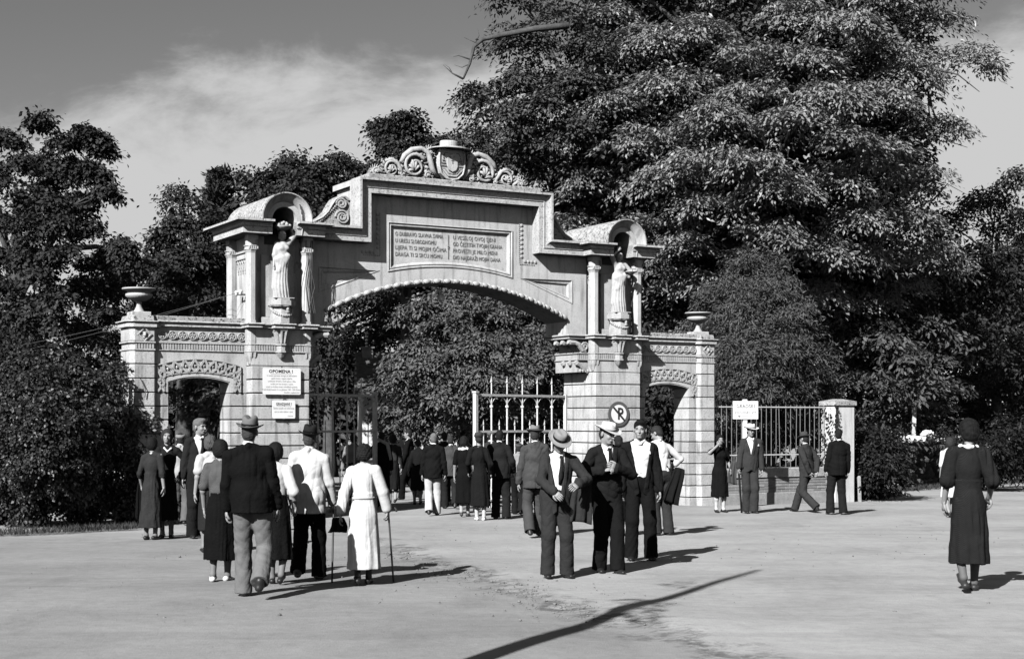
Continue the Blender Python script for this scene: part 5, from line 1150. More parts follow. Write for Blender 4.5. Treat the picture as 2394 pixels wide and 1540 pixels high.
person(824, 1186, 1.62, 184, 'man in a grey shirt seen through the shaded gate leaf', 'm', 'shirt', .20, 'trousers', .03, ((.1,.1,0,0),(-.1,-.1,.03,.3)), hair=('short', .02), sleeve=.9)
person(1036, 1177, 1.66, 184, 'bareheaded man in a dark coat deep in the crowd behind the white trousers', 'm', 'jacket', .03, 'trousers', .03, ((.1,.1,0,0),(-.1,-.1,.03,.3)), hair=('short', .03))
person(1106, 1181, 1.57, 180, 'woman with dark bobbed hair hidden between the two women in dark dresses', 'w', 'dress', .04, 'dress', .04, ((.07,.08,0,0),(-.07,-.1,.04,.4)), hair=('bob', .02), hem=.32, sleeve=.8, stock=.25)
person(1147, 1184, 1.68, 177, 'man in a grey cap hidden behind the dark belted suit', 'm', 'jacket', .05, 'trousers', .03, ((.1,.1,0,0),(-.1,-.1,.03,.3)), hair=('short', .03), hat=('cap', .09, None, -.05))
person(918, 1176, 1.60, 182, 'woman in a dark skirt walking into the park beside the shaded gate leaf', 'w', 'blouse', .06, 'skirt', .02, ((.07,.08,0,0),(-.07,-.1,.04,.4)), hair=('bob', .02), hem=.36, sleeve=.9, stock=.25)
# --- the men in front of the right tower
person(1250, 1254, 1.735, 186, 'man in a grey suit and grey felt hat walking away', 'm', 'jacket', .085, 'trousers', .09, ((.10,-.16,.05,.5),(-.08,.14,0,0)), (.26,.05,.82), (.25,.12,.84), hair=('short', .04), hat=('fedora', .16, .03, .12), fat=1.05, jhem=.78)
person(1300, 1348, 1.655, 10, 'man in a grey three piece suit and straw hat looking at his hands', 'm', 'jacket', .046, 'trousers', .042, ((.12,.06,0,0),(-.12,.08,0,0)), (.20,.30,1.12,(.9,-.4,-.3)), (.08,.29,1.04,(.9,-.5,-.3)), hair=('short', .04), hat=('straw', .22, .02, .10), shirt=.66, tie=.03, fat=1.10, pitch=.50, yaw=.25, handL=.5, handR=.6, lean=.05, jhem=.74, open_=.25)
drape(ground_at(1348, 1348)+Vector((.04, -.02, .87)), .30, .50, .10, 15, .045, 'folded_coat', 'grey coat hanging from the arm of the man in the straw hat', 'coat', 5, .015, .15)
person(1418, 1337, 1.77, 14, 'man in a dark suit and pale felt hat holding his lapels', 'm', 'jacket', .020, 'trousers', .014, ((.07,.20,.0,0),(-.09,.02,0,0)), (.06,.19,1.22,(.9,-.3,-.5)), (.10,.20,1.20,(.9,-.3,-.5)), hair=('short', .03), hat=('brim', .52, .40, .05), shirt=.66, tie=.02, yaw=.55, pitch=.18, handL=1.1, handR=1.1, jhem=.80, fat=1.03)
person(1497, 1309, 1.80, 2, 'young man in an open dark jacket over an open necked white shirt', 'm', 'jacket', .016, 'trousers', .013, ((.13,.02,0,0),(-.12,.05,0,0)), (.245,.05,.82), (.25,.06,.83), hair=('wavy', .010), shirt=.62, open_=.55, belt=.06, yaw=-.12, jhem=.80, pocket=True)
person(1448, 1253, 1.60, 190, 'woman in a black skirt hidden behind the man in the pale hat', 'w', 'dress', .012, 'dress', .012, ((.07,-.06,.04,.4),(-.07,.08,0,0)), hair=('bun', .02), hem=.30, sleeve=.9, stock=.3, shoe=.5)
person(1549, 1252, 1.76, 205, 'man in a white shirt bending his head by the right doorway', 'm', 'shirt', .58, 'trousers', .05, ((.10,.02,0,0),(-.10,-.02,0,0)), (.20,.24,1.08,(.8,-.5,-.3)), (.23,.16,1.05,(.9,-.6,0)), hair=('short', .03), belt=.02, lean=.12, pitch=.45, yaw=.5, sleeve=.75, fat=1.08)
drape(ground_at(1579, 1252)+Vector((.0, -.02, .80)), .28, .56, .12, 10, .016, 'folded_coat', 'dark coat over the arm of the man in the white shirt', 'coat', 7, .016, .25)
# --- along the fence
person(1682, 1197, 1.60, 15, 'woman in a black dress shading her face with a raised arm', 'w', 'dress', .012, 'dress', .012, ((.09,.02,0,0),(-.09,.03,0,0)), (.22,.12,.98), (.13,.20,1.52,(.7,.6,-.3)), hair=('bob', .012), hem=.36, sleeve=.40, stock=.45, shoe=.012, yaw=-.2, fat=1.08)
drape(ground_at(1713, 1197)+Vector((.0, -.06, .82)), .20, .46, .08, 0, .09, 'shawl', 'striped shawl over the arm of the woman shading her face', 'shawl', 9, .02, .1)
r_, k27 = person(1752, 1199, 1.80, 8, 'man in a grey suit, white hat and dark glasses with an umbrella', 'm', 'jacket', .055, 'trousers', .055, ((.08,.05,0,0),(-.06,.0,0,0)), (.25,.05,.80), (.25,.08,.84), hair=('short', .02), hat=('brim', .66, .3, .0), shirt=.66, glasses=True, moustache=True, pocket=True, handR=1.0)
stick(k27['handR']+Vector((0,0,.05)), ground_at(1734, 1198), 'umbrella', 'furled dark umbrella held by the man in the white hat', 'umbrella', .022, .015)
person(1886, 1197, 1.70, 222, 'man in a grey jacket and hat striding along the fence', 'm', 'jacket', .05, 'trousers', .055, ((.07,-.28,.06,.6),(-.05,.34,0,0)), (.12,-.16,.86,(.8,-.6,0)), (.12,-.16,.87,(.8,-.6,0)), hair=('short', .03), hat=('fedora', .05, .02, .1), lean=.08, jhem=.82)
person(1957, 1203, 1.72, 188, 'man in a dark jacket standing before the white post', 'm', 'jacket', .013, 'trousers', .022, ((.14,.02,0,0),(-.13,.0,0,0)), (.24,.04,.80), (.24,.05,.82), hair=('short', .015), jhem=.80, shoe=.16, fat=1.05)
person(2266, 1384, 1.79, 172, 'tall woman in a dark ribbed dress with a white collar at the roadside', 'w', 'dress', .02, 'dress', .016, ((.08,-.16,.08,.6),(-.07,.14,0,0)), (.23,.12,.9), (.22,.16,.95), hair=('curly', .012), hem=.30, sleeve=.55, sleeve_w=1.25, stock=.10, shoe=.03, collar=.66, cs=.95, fat=1.06, mats={'top': KNIT}, yaw=.25)
person(2222, 1209, 1.56, 184, 'woman in a white dress mostly hidden by the tall woman', 'w', 'dress', .55, 'dress', .62, ((.08,-.1,.04,.4),(-.08,.1,0,0)), hair=('bob', .04), hem=.45, sleeve=.5, stock=.25, shoe=.012)
# ---------------------------------------------------------------- statues
def statue_fig(s):
    cx = 3.85*s
    left = s < 0
    root = thing('statue', 'stone woman with a basket of fruit on her head, arm raised' if left else 'stone woman shading her brow and holding a bowl of fruit', 'statue', G(cx, -.04, 3.945), TH, 'statues on the gateway towers')
    H = 1.30
    aL, aR = ((.20, .02, 1.86, (.9, .2, .2)), (.24, .05, .82)) if left else ((.22, .22, 1.10, (.9, -.5, 0)), (.10, .10, 1.80, (.95, .1, .2)))
    _, d = person(0, 0, H, 0, '', 'w', feet=((.07,.06,0,0),(-.06,.0,0,0)), armL=aL, armR=aR, yaw=(.35 if left else .25), pitch=.15, fat=1.1, statue=STATUE, parent=root, loc=Vector((0, 30, 0)), res=.0075, hair=None)
    U, hh, hs, sc = d['U'], d['hh'], d['hs'], d['s']
    S = SDF(); S.ell(U(0, .0, 1.27), (.155*sc, .115*sc, .19*sc), .04)
    for c in (-1, 1): S.ell(U(c*.07, -.085, 1.28), (.06*sc, .05*sc, .055*sc), .03)
    S.cap(U(0, 0, 1.1), U(0, .0, .95), .13*sc, .155*sc, .05, (1, .85, 1)); S.cap(U(0, 0, .95), (0, -.02*sc, .22*sc), .16*sc, .17*sc, .05, (1, .85, 1)); S.cap((-.02*sc, -.0, .3*sc), (0, .0, .05*sc), .165*sc, .20*sc, .05, (1, .85, 1))
    S.cap(d['sh'][0], d['arms'][0][0], .06*sc, .058*sc, .04); S.cap(d['sh'][1], d['arms'][1][0], .06*sc, .056*sc, .04)
    S.cap(U(-.13, -.06, 1.0), U(.12, -.10, 1.08), .055*sc, .05*sc, .03); S.cap(U(.12, -.10, 1.08), U(.15, .0, .75), .05*sc, .04*sc, .04); S.cap(U(.10, -.10, 1.0), U(-.12, -.09, .70), .04*sc, .04*sc, .04)
    S.cap(U(-.17, .02, 1.1), U(-.19, .0, .28), .04*sc, .05*sc, .04)
    def folds(X, Y, Z, D):
        th = np.arctan2(Y+.02, X); t = np.clip((1.0*sc-Z)/(1.0*sc), 0, 1)
        return D-.012+np.where(np.abs(D) < .08, .016*t**.7*(1-2*np.abs(np.sin(6.5*th+1.5*np.sin(Z*5)))**.6)+.003*(1-2*np.abs(np.sin(Z*19+X*24+Y*9)))*(Z > .70*sc), 0)
    S.fn(folds); S.fn(lambda X, Y, Z, D: np.maximum(D, .004-Z)); V, F = S.mesh(.0095); np_mesh('robe', V, F, STATUE, root)
    S = SDF(); S.ell(hh(0, .02, .03), (.088*hs, .10*hs, .09*hs), .03).ell(hh(0, .07, -.05), (.075*hs, .06*hs, .09*hs), .03); S.ell(hh(0, -.085, -.05), (.06*hs, .085*hs, .095*hs), .012, None, 's')
    S.fn(lambda X, Y, Z, D: D+.004*np.sin(X*160+Z*120)); V, F = S.mesh(.011); np_mesh('hair', V, F, STATUE, root)
    if left:
        b = Vector(hh(0, .0, .12)); mb = MB(); mb.lathe([(.05, -.01), (.12, .02), (.165, .06), (.17, .075), (.15, .08), (.0, .085)], b, 14); mb.build('basket', STATUE, root, True)
        mb = MB()
        for k in range(15): a = 2.4*k; r = .02+.0085*k; mb.ell((b.x+r*math.cos(a), b.y+r*math.sin(a), b.z+.16-r*.55), (.038, .038, .036), 7, 5)
    else:
        b = Vector(d['arms'][0][1])+Vector((0, -.05, .02)); mb = MB(); mb.lathe([(.04, -.03), (.06, 0), (.13, .035), (.14, .045), (.12, .045), (.0, .04)], b, 14); mb.build('bowl', STATUE, root, True)
        mb = MB()
        for k in range(12): a = 2.4*k; r = .015+.0075*k; mb.ell((b.x+r*math.cos(a), b.y+r*math.sin(a), b.z+.075-r*.4), (.028, .028, .026), 7, 5)
    mb.build('fruit', STATUE, root, True)
    MB().box(-.2, .2, -.17, .17, .0, .02, .006).build('base', STATUE, root)
statue_fig(-1); statue_fig(1)
# ---------------------------------------------------------------- foliage
def leaf_mat(name, g, trans=.15, spec=.25, rough=.55):
    if name in MATS: return MATS[name]
    m = bpy.data.materials.new(name); m.use_nodes = True; MATS[name] = m; N = m.node_tree.nodes; L = m.node_tree.links; b = N['Principled BSDF']
    b.inputs['Roughness'].default_value = rough; b.inputs['Specular IOR Level'].default_value = spec
    geo = N.new('ShaderNodeNewGeometry'); r = N.new('ShaderNodeMapRange'); L.new(geo.outputs['Random Per Island'], r.inputs[0]); r.inputs[3].default_value = g*.62; r.inputs[4].default_value = g*1.38
    L.new(r.outputs[0], b.inputs['Base Color'])
    t = N.new('ShaderNodeBsdfTranslucent'); L.new(r.outputs[0], t.inputs[0]); mx = N.new('ShaderNodeMixShader'); mx.inputs[0].default_value = trans
    L.new(b.outputs[0], mx.inputs[1]); L.new(t.outputs[0], mx.inputs[2]); L.new(mx.outputs[0], N['Material Output'].inputs[0]); return m
BARK = mat('bark', .075, .95, .35, 7, .6, 25, .1)
def nrm(a): return a/(np.linalg.norm(a, axis=-1, keepdims=True)+1e-9)
def leaves_mesh(name, C, A, Nn, L_, W_, m, parent=None):
    # each leaf a folded rhombus: base, two sides, tip
    n = len(C); A = nrm(A); S = nrm(np.cross(A, Nn)); Nn = nrm(np.cross(S, A)); L_ = L_[:,None]; W_ = W_[:,None]
    v = np.stack([C-A*L_*.5, C+S*W_*.5+Nn*W_*.12, C+A*L_*.5-Nn*L_*.06, C-S*W_*.5+Nn*W_*.12], 1).reshape(-1, 3).astype(np.float32)
    i = np.arange(n)*4; f = np.stack([i, i+1, i+2, i, i+2, i+3], 1).reshape(-1).astype(np.int32)
    me = bpy.data.meshes.new(name); me.vertices.add(4*n); me.vertices.foreach_set('co', v.ravel()); me.loops.add(6*n); me.loops.foreach_set('vertex_index', f)
    me.polygons.add(2*n); me.polygons.foreach_set('loop_start', np.arange(0, 6*n, 3, dtype=np.int32)); me.polygons.foreach_set('loop_total', np.full(2*n, 3, np.int32)); me.update(calc_edges=True); me.materials.append(m)
    return link(name, me, parent)
def inside(poly, x, y):
    c = False; n = len(poly)
    for i in range(n):
        (x1, y1), (x2, y2) = poly[i], poly[(i+1) % n]
        if (y1 > y) != (y2 > y) and x < (x2-x1)*(y-y1)/(y2-y1)+x1: c = not c
    return c
def fill(poly, step, rng):
    xs = [p[0] for p in poly]; ys = [p[1] for p in poly]; pts = []
    for t in range(6000):
        p = (rng.uniform(min(xs), max(xs)), rng.uniform(min(ys), max(ys)))
        if inside(poly, *p) and all((p[0]-q[0])**2+(p[1]-q[1])**2 > step*step for q in pts): pts.append(p)
    return pts
def spray_leaves(P, O, rad, nl, lsize, asp, rng, up=.75, droop=.35, flat=.22, jit=.45):
    # P spray centres, O outward directions; leaves lie in a drooping disc
    n = len(P); zz = np.array([0, 0, 1.0]); Nn = nrm(O*(1-up)+zz*up+rng.normal(0, .16, (n, 3))); rad = rad*rng.uniform(.65, 1.3, n)
    T1 = nrm(np.cross(Nn, np.array([.3, .9, .1]))); T2 = np.cross(Nn, T1)
    k = np.repeat(np.arange(n), nl); m_ = len(k); ph = rng.uniform(0, 2*np.pi, m_); r = np.sqrt(rng.uniform(0, 1, m_)); R_ = rad[k]
    lob = 1+.28*np.sin(ph*5+rng.uniform(0, 6, n)[k])       # ragged, fingered edge
    dx = (np.cos(ph)[:,None]*T1[k]+np.sin(ph)[:,None]*T2[k]); rr = (r*R_*lob)[:,None]
    C = P[k]+dx*rr-Nn[k]*(droop*r*r*R_)[:,None]+rng.normal(0, 1, (m_, 3))*(flat*R_)[:,None]*np.array([.6, .6, .6])
    A = nrm(dx+np.array([0, 0, -.55])+O[k]*.25+rng.normal(0, jit, (m_, 3))); N2 = nrm(Nn[k]+dx*.35+rng.normal(0, jit, (m_, 3)))
    L_ = lsize*rng.uniform(.7, 1.3, m_); return C, A, N2, L_, L_*asp
def crown(name, poly, Y, depth, step, rpx, nsp, nl, lsize, asp, srad, m, root, seed, back=.5, up=.75, droop=.35, flat=.22, extra=(), inner=.35, jit=.45, zs=.85, vmin=-.35):
    rng = np.random.default_rng(seed); rp = random.Random(seed); pts = fill(poly, step, rp)
    xs = [p[0] for p in poly]; ys = [p[1] for p in poly]; cx, cy = (min(xs)+max(xs))/2, (min(ys)+max(ys))/2; hx, hy = (max(xs)-min(xs))/2, (max(ys)-min(ys))/2
    lob = []
    for x, y in pts:
        d = min(1, math.hypot((x-cx)/hx, (y-cy)/hy)); yy = Y+depth*(d*d)+rp.uniform(-.5, .5)*step/FPX*Y*1.2
        lob.append((at(x, y, yy), rpx/FPX*yy*rp.uniform(.75, 1.25)))
        if rp.random() < back: y2 = Y+depth*(2.1-d*d)+rp.uniform(-1, 1); lob.append((at(x, y, Y)*1+Vector((0, y2-Y, 0)), rpx/FPX*yy*rp.uniform(.9, 1.3)))
    for x, y, yy, r in extra: lob.append((at(x, y, yy), r/FPX*yy))
    Cs = []
    P, O = [], []
    for c, r in lob:
        n = max(4, int(nsp*rp.uniform(.8, 1.2))); v = nrm(rng.normal(0, 1, (n, 3))); v[:,2] = np.where(v[:,2] < vmin, -v[:,2], v[:,2])
        rad = r*np.where(rng.uniform(0, 1, n) < inner, rng.uniform(.3, .75, n), rng.uniform(.8, 1.12, n))
        P.append(np.array(c)+v*rad[:,None]*np.array([1.1, 1, zs])); O.append(v)
    P, O = np.concatenate(P), np.concatenate(O); P[:,2] = np.maximum(P[:,2], -SLOPE*P[:,1]+.15)
    C, A, N2, L_, W_ = spray_leaves(P, O, srad, nl, lsize, asp, rng, up, droop, flat, jit)
    inv = Vector(root.location) if root is not None else Vector((0,0,0))
    C = C-np.array(inv); o = leaves_mesh(name, C, A, N2, L_, W_, m, root); return o, lob
def wood(root, base, top, r0, r1, lobs, nb, seed, lean=(0,0)):
    rp = random.Random(seed); inv = Vector(root.location); mb = MB(); b, t = Vector(base), Vector(top); pts = []
    for i in range(8):
        k = i/7; pts.append(b.lerp(t, k)+Vector((lean[0]*math.sin(k*3), lean[1]*math.sin(k*3), 0))-inv)
    mb.tube(pts, [r0*(1.35 if i == 0 else 1)*(1-i/7)+r1*(i/7) for i in range(8)], 9); mb.build('trunk', BARK, root, True)
    mb = MB(); ch = rp.sample(lobs, min(nb, len(lobs)))
    for c, r in ch:
        k = rp.uniform(.45, .95); s = b.lerp(t, k)-inv; e = Vector(c)-inv; mid = s.lerp(e, .5)+Vector((0, 0, (e-s).length*.10)); q = s.lerp(e, .8)+Vector((rp.uniform(-.3,.3), rp.uniform(-.3,.3), .05*(e-s).length)); rr = r0*.42*(1-k*.4)
        mb.tube([s, s.lerp(mid, .5)+Vector((0,0,.1)), mid, q, e], [rr, rr*.75, rr*.5, rr*.3, .02], 6)
        for _ in range(3):
            f = e+Vector((rp.gauss(0,1), rp.gauss(0,.6), rp.uniform(-.4,.6)))*r*.7; mb.tube([q, q.lerp(f, .5)+Vector((0,0,.05)), f], [rr*.28, .016, .008], 4)
    o = mb.build('branches', BARK, root, True); return o
def tree(name, label, cat, poly, Y, depth, bx, r0, step, rpx, nsp, nl, lsize, asp, srad, m, seed, group=None, topy=None, nb=14, **kw):
    yb = Y+depth*.9; base = Vector(((bx-CX)/FPX*yb, yb, gz(yb))); root = thing(name, label, cat, base, 0, group)
    o, lob = crown('crown', poly, Y, depth, step, rpx, nsp, nl, lsize, asp, srad, m, root, seed, **kw)
    ys = [p[1] for p in poly]; ty = topy if topy is not None else min(ys)+.25*(max(ys)-min(ys)); top = at(bx, ty, yb)
    wood(root, base-Vector((0,0,.2)), top, r0, r0*.22, lob, nb, seed); return root, lob
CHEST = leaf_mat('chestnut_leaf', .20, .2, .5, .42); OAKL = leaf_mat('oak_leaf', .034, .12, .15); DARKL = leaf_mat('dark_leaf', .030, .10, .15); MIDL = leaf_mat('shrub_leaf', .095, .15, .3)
IVYL = leaf_mat('ivy_leaf', .032, .10, .35, .45); NEED = leaf_mat('juniper_needle', .075, .08, .15, .7); PINEL = leaf_mat('pine_needle', .035, .05, .15, .7); WOODL = leaf_mat('wood_leaf', .04, .12, .2)
# great chestnut behind the right wing
poly = [(1340,560),(1330,430),(1380,300),(1420,120),(1400,-40),(1480,-80),(1900,-110),(2180,-60),(2262,40),(2262,150),(2205,230),(2218,330),(2222,420),(2195,520),(2180,600),(2170,665),(2060,700),(1985,775),(1850,770),(1600,760),(1450,640)]
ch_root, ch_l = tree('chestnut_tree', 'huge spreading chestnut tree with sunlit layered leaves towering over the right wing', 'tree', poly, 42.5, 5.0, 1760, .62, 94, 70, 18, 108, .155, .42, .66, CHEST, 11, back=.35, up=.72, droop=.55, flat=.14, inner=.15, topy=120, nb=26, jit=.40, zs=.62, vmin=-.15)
crown('inner_crown', [(min(2130, x+(20 if x < 1500 else -45)), y+(30 if y < 400 else -10)) for x, y in poly], 45.0, 4.0, 80, 70, 18, 62, .22, .5, .80, leaf_mat('inner_shade_leaf', .06, .1, .15), ch_root, 12, back=.5, up=.5, droop=.3, flat=.35, inner=.5)  # inner leaves darker than the outer ones: crown shade put into their colour
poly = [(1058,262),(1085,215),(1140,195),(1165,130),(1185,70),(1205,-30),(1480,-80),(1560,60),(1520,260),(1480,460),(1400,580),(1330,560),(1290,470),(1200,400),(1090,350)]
chs_root, chs_l = tree('chestnut_shade_part', 'left part of the great chestnut with its shade put into the leaf colour', 'tree', poly, 45.5, 4.0, 1420, .5, 76, 58, 18, 84, .15, .5, .55, leaf_mat('chestnut_shade_leaf', .062, .15, .3, .5), 13, back=.5, up=.66, droop=.5, flat=.2, inner=.3, topy=100, nb=18, jit=.42)  # left of the chestnut: its dimmer light is put into a darker leaf colour
# broken limb against the sky
mb = MB(); inv = chs_root.location; Yb = 45.0
for pl, r in (([(1330,60),(1250,68),(1165,84),(1128,92),(1108,110),(1098,150),(1083,185)], .11), ([(1128,92),(1112,100),(1085,88)], .03), ([(1101,140),(1072,130),(1060,133)], .025), ([(1083,185),(1058,172),(1036,152)], .035), ([(1165,84),(1148,96),(1128,118),(1106,140)], .04), ([(1098,150),(1080,158),(1062,152)], .018), ([(1112,100),(1120,84),(1116,66)], .018), ([(1140,90),(1150,112),(1146,136)], .016), ([(1058,172),(1050,158),(1038,150)], .014)):
    pts = [at(x, y, Yb)-inv for x, y in pl]; mb.tube(pts, [r*(1-.75*i/(len(pts)-1)) for i in range(len(pts))], 6)
mb.build('broken_limb', BARK, chs_root, True); inv = ch_root.location
# sprays of the same tree against the sky at the top right, and the bare boughs there
mb = MB()
for pl, r in (([(2090,60),(2140,170),(2170,215),(2172,260),(2185,320)], .055), ([(2120,150),(2180,160),(2240,175),(2290,215)], .05), ([(2170,215),(2190,290),(2215,330),(2262,345)], .035), ([(2172,240),(2200,300),(2240,320)], .03), ([(2190,200),(2230,140),(2290,120)], .03), ([(2180,470),(2215,430),(2260,455)], .03)):
    pts = [at(x, y, 46.0)-inv for x, y in pl]; mb.tube(pts, [r*(1-.8*i/(len(pts)-1)) for i in range(len(pts))], 6)
mb.build('bare_boughs', BARK, ch_root, True)
# left oak
poly = [(-70,320),(45,330),(60,420),(80,470),(180,480),(225,500),(235,560),(275,620),(285,670),(262,740),(272,800),(275,930),(-70,930)]
tree('oak_tree', 'dark ragged oak rising over the ivy hedge at the street edge', 'tree', poly, 30.5, 4.0, 40, .42, 54, 40, 18, 52, .105, .6, .27, OAKL, 21, up=.5, droop=.3, flat=.3, back=.5,
     extra=[(150,345,31.5,30),(195,322,31.5,28),(225,330,31.5,20),(245,352,31.5,15),(160,395,31.5,26),(205,398,31.5,20),(232,412,31.5,14),(96,290,31.5,24),(290,585,31.5,22),(250,455,31.5,26),(300,625,31.5,20)])
# trees beyond the left tower
poly = [(325,650),(345,610),(400,520),(405,480),(445,478),(470,520),(540,560),(600,600),(600,760),(330,745)]
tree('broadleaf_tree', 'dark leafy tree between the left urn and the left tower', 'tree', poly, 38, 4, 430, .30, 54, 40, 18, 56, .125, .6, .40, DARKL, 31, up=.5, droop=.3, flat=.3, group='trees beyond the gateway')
poly = [(560,450),(575,405),(640,392),(700,388),(715,420),(745,392),(790,388),(802,440),(770,520),(740,600),(640,640),(560,600)]
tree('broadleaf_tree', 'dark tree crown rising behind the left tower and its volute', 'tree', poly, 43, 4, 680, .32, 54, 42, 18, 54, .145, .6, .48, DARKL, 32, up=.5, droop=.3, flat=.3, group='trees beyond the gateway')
poly = [(866,372),(885,296),(925,286),(965,292),(990,335),(1040,350),(1060,500),(860,520)]
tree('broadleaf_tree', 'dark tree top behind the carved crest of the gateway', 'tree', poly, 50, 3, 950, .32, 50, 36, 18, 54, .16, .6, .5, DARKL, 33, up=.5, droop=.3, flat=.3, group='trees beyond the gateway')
def pine(px, py0, py1, Y, hw, seed, label):
    base = Vector(((px-CX)/FPX*Y, Y, gz(Y))); root = thing('pine_tree', label, 'tree', base, 0, 'trees beyond the gateway'); rng = np.random.default_rng(seed)
    z0, z1 = at(px, py1, Y).z, at(px, py0, Y).z; wpx = hw/FPX*Y; mb = MB(); mb.tube([(0,0,0), (0,0,(z1-base.z)*.5), (.05,0,z1-base.z)], [.22, .14, .02], 7); mb.build('trunk', BARK, root, True)
    Cc, Aa, Nn = [], [], []; bb = MB(); n = 70
    for i in range(n):
        t = i/n; z = z0+(z1-z0)*t; L_ = wpx*(1.05-t)**.8*rng.uniform(.55, 1.1)+.1; a = rng.uniform(0, 6.28); d = np.array([math.cos(a), math.sin(a), .25])
        bb.tube([(0,0,z-base.z), tuple(d*L_*.5+np.array([0,0,z-base.z])), tuple(d*L_+np.array([0,0,z-base.z+.1*L_]))], [.04, .025, .01], 4)
        for q in range(int(60+80*L_)):
            s = rng.uniform(.25, 1.05)**.7; Cc.append(d*L_*s+np.array([0, 0, z-base.z])+rng.normal(0, .10+.05*L_, 3)*np.array([1,1,.5])); Aa.append(d+rng.normal(0, .6, 3)+np.array([0,0,.4])); Nn.append(rng.normal(0, 1, 3))
    bb.build('branches', BARK, root); Cc, Aa, Nn = map(np.array, (Cc, Aa, Nn)); k = rng.uniform(.20, .34, len(Cc)); leaves_mesh('crown', Cc, Aa, Nn, k, k*.28, PINEL, root)
pine(515, 398, 640, 45, 58, 41, 'feathery conifer showing between the dark trees left of the tower hood')
# juniper behind the right wing
poly = [(1665,690),(1700,640),(1760,610),(1800,600),(1830,640),(1860,720),(1900,800),(1925,860),(1935,960),(1870,1040),(1690,1040),(1650,900),(1640,780)]
tree('juniper_bush', 'tall soft juniper growing behind the right urn and the railings', 'bush', poly, 37.0, 2.2, 1780, .14, 40, 34, 15, 62, .13, .22, .36, NEED, 51, up=.55, droop=.1, flat=.35, back=.4, jit=.6)
# sunlit shrubs seen through the arch, dark tree beside the house
poly = [(905,905),(930,840),(960,740),(1020,700),(1100,690),(1200,700),(1290,760),(1330,830),(1330,1030),(900,1010)]
tree('tall_shrub', 'broad sunlit shrub mass filling the arch opening', 'bush', poly, 43, 3.0, 1120, .16, 48, 42, 18, 66, .145, .45, .46, MIDL, 61, up=.6, droop=.4, flat=.22, back=.3)
poly = [(700,640),(900,650),(1000,640),(1320,660),(1340,760),(1100,720),(960,735),(900,800),(845,800),(838,960),(720,960)]
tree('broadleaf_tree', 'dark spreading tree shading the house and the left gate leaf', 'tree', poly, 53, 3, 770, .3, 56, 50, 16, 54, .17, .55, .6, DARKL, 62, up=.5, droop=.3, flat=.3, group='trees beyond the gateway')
poly = [(455,905),(480,868),(530,862),(548,900),(550,990),(470,990)]
tree('small_shrub', 'small shrub with lit leaves seen through the left doorway', 'bush', poly, 35, 1.5, 505, .06, 26, 22, 12, 40, .16, .45, .32, MIDL, 63, up=.6, droop=.4, flat=.25)
poly = [(1505,880),(1560,870),(1620,880),(1620,1010),(1500,1010)]
tree('small_shrub', 'dark shrub seen through the right doorway', 'bush', poly, 40, 1.5, 1560, .06, 36, 30, 12, 40, .18, .45, .4, DARKL, 64, up=.6, droop=.4, flat=.25)
# trees and bushes at the right edge
poly = [(2205,520),(2262,470),(2300,430),(2420,400),(2430,1010),(2240,1010),(2200,860),(2180,700)]
tree('broadleaf_tree', 'dark tree at the far right edge beyond the road', 'tree', poly, 52, 4, 2330, .26, 58, 48, 16, 50, .17, .5, .6, DARKL, 71, up=.6, droop=.35, flat=.25, group='trees along the road on the right')
poly = [(1985,800),(2060,740),(2170,760),(2235,830),(2230,960),(2180,1005),(2000,1000),(1960,900)]
tree('broadleaf_tree', 'slender tree with lit leaf tips above the rubble wall', 'tree', poly, 45, 3, 2116, .17, 60, 48, 11, 34, .2, .45, .55, leaf_mat('right_leaf', .075), 72, up=.65, droop=.4, flat=.2, group='trees along the road on the right', inner=.2, back=.3)
poly = [(2000,1035),(2025,1010),(2050,1040),(2085,1015),(2100,1060),(2120,1100),(2095,1130),(2060,1150),(2005,1160)]
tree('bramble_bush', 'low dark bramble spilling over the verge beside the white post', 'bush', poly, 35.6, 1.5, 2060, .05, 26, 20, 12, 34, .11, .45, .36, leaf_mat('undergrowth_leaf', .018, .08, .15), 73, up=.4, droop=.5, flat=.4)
poly = [(2240,1045),(2262,1020),(2300,1000),(2350,1040),(2420,990),(2420,1100),(2250,1110)]
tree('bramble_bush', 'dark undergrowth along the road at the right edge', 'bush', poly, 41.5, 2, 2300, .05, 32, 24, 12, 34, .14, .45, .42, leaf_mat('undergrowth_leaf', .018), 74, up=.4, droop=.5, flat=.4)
for px, py, y0, Y, r in ((2062, 1040, 820, 47, .10),):
    b = Vector(((px-CX)/FPX*Y, Y, gz(Y))); root = thing('young_tree', 'bare slim trunk standing behind the rubble wall' if px < 2200 else 'thick dark trunk among the trees at the right edge', 'tree', b, 0, 'trees along the road on the right')
    MB().tube([(0,0,-.1), (.04,0,(at(px,y0,Y).z-b.z)*.5), (-.05,0,at(px,y0,Y).z-b.z)], [r, r*.8, r*.6], 8).build('trunk', BARK, root, True)
    crown('crown', [(px-70,y0-120),(px+80,y0-130),(px+90,y0+60),(px-80,y0+50)], Y, 1.5, 44, 40, 14, 48, .16, .5, .5, DARKL, root, 75+px)
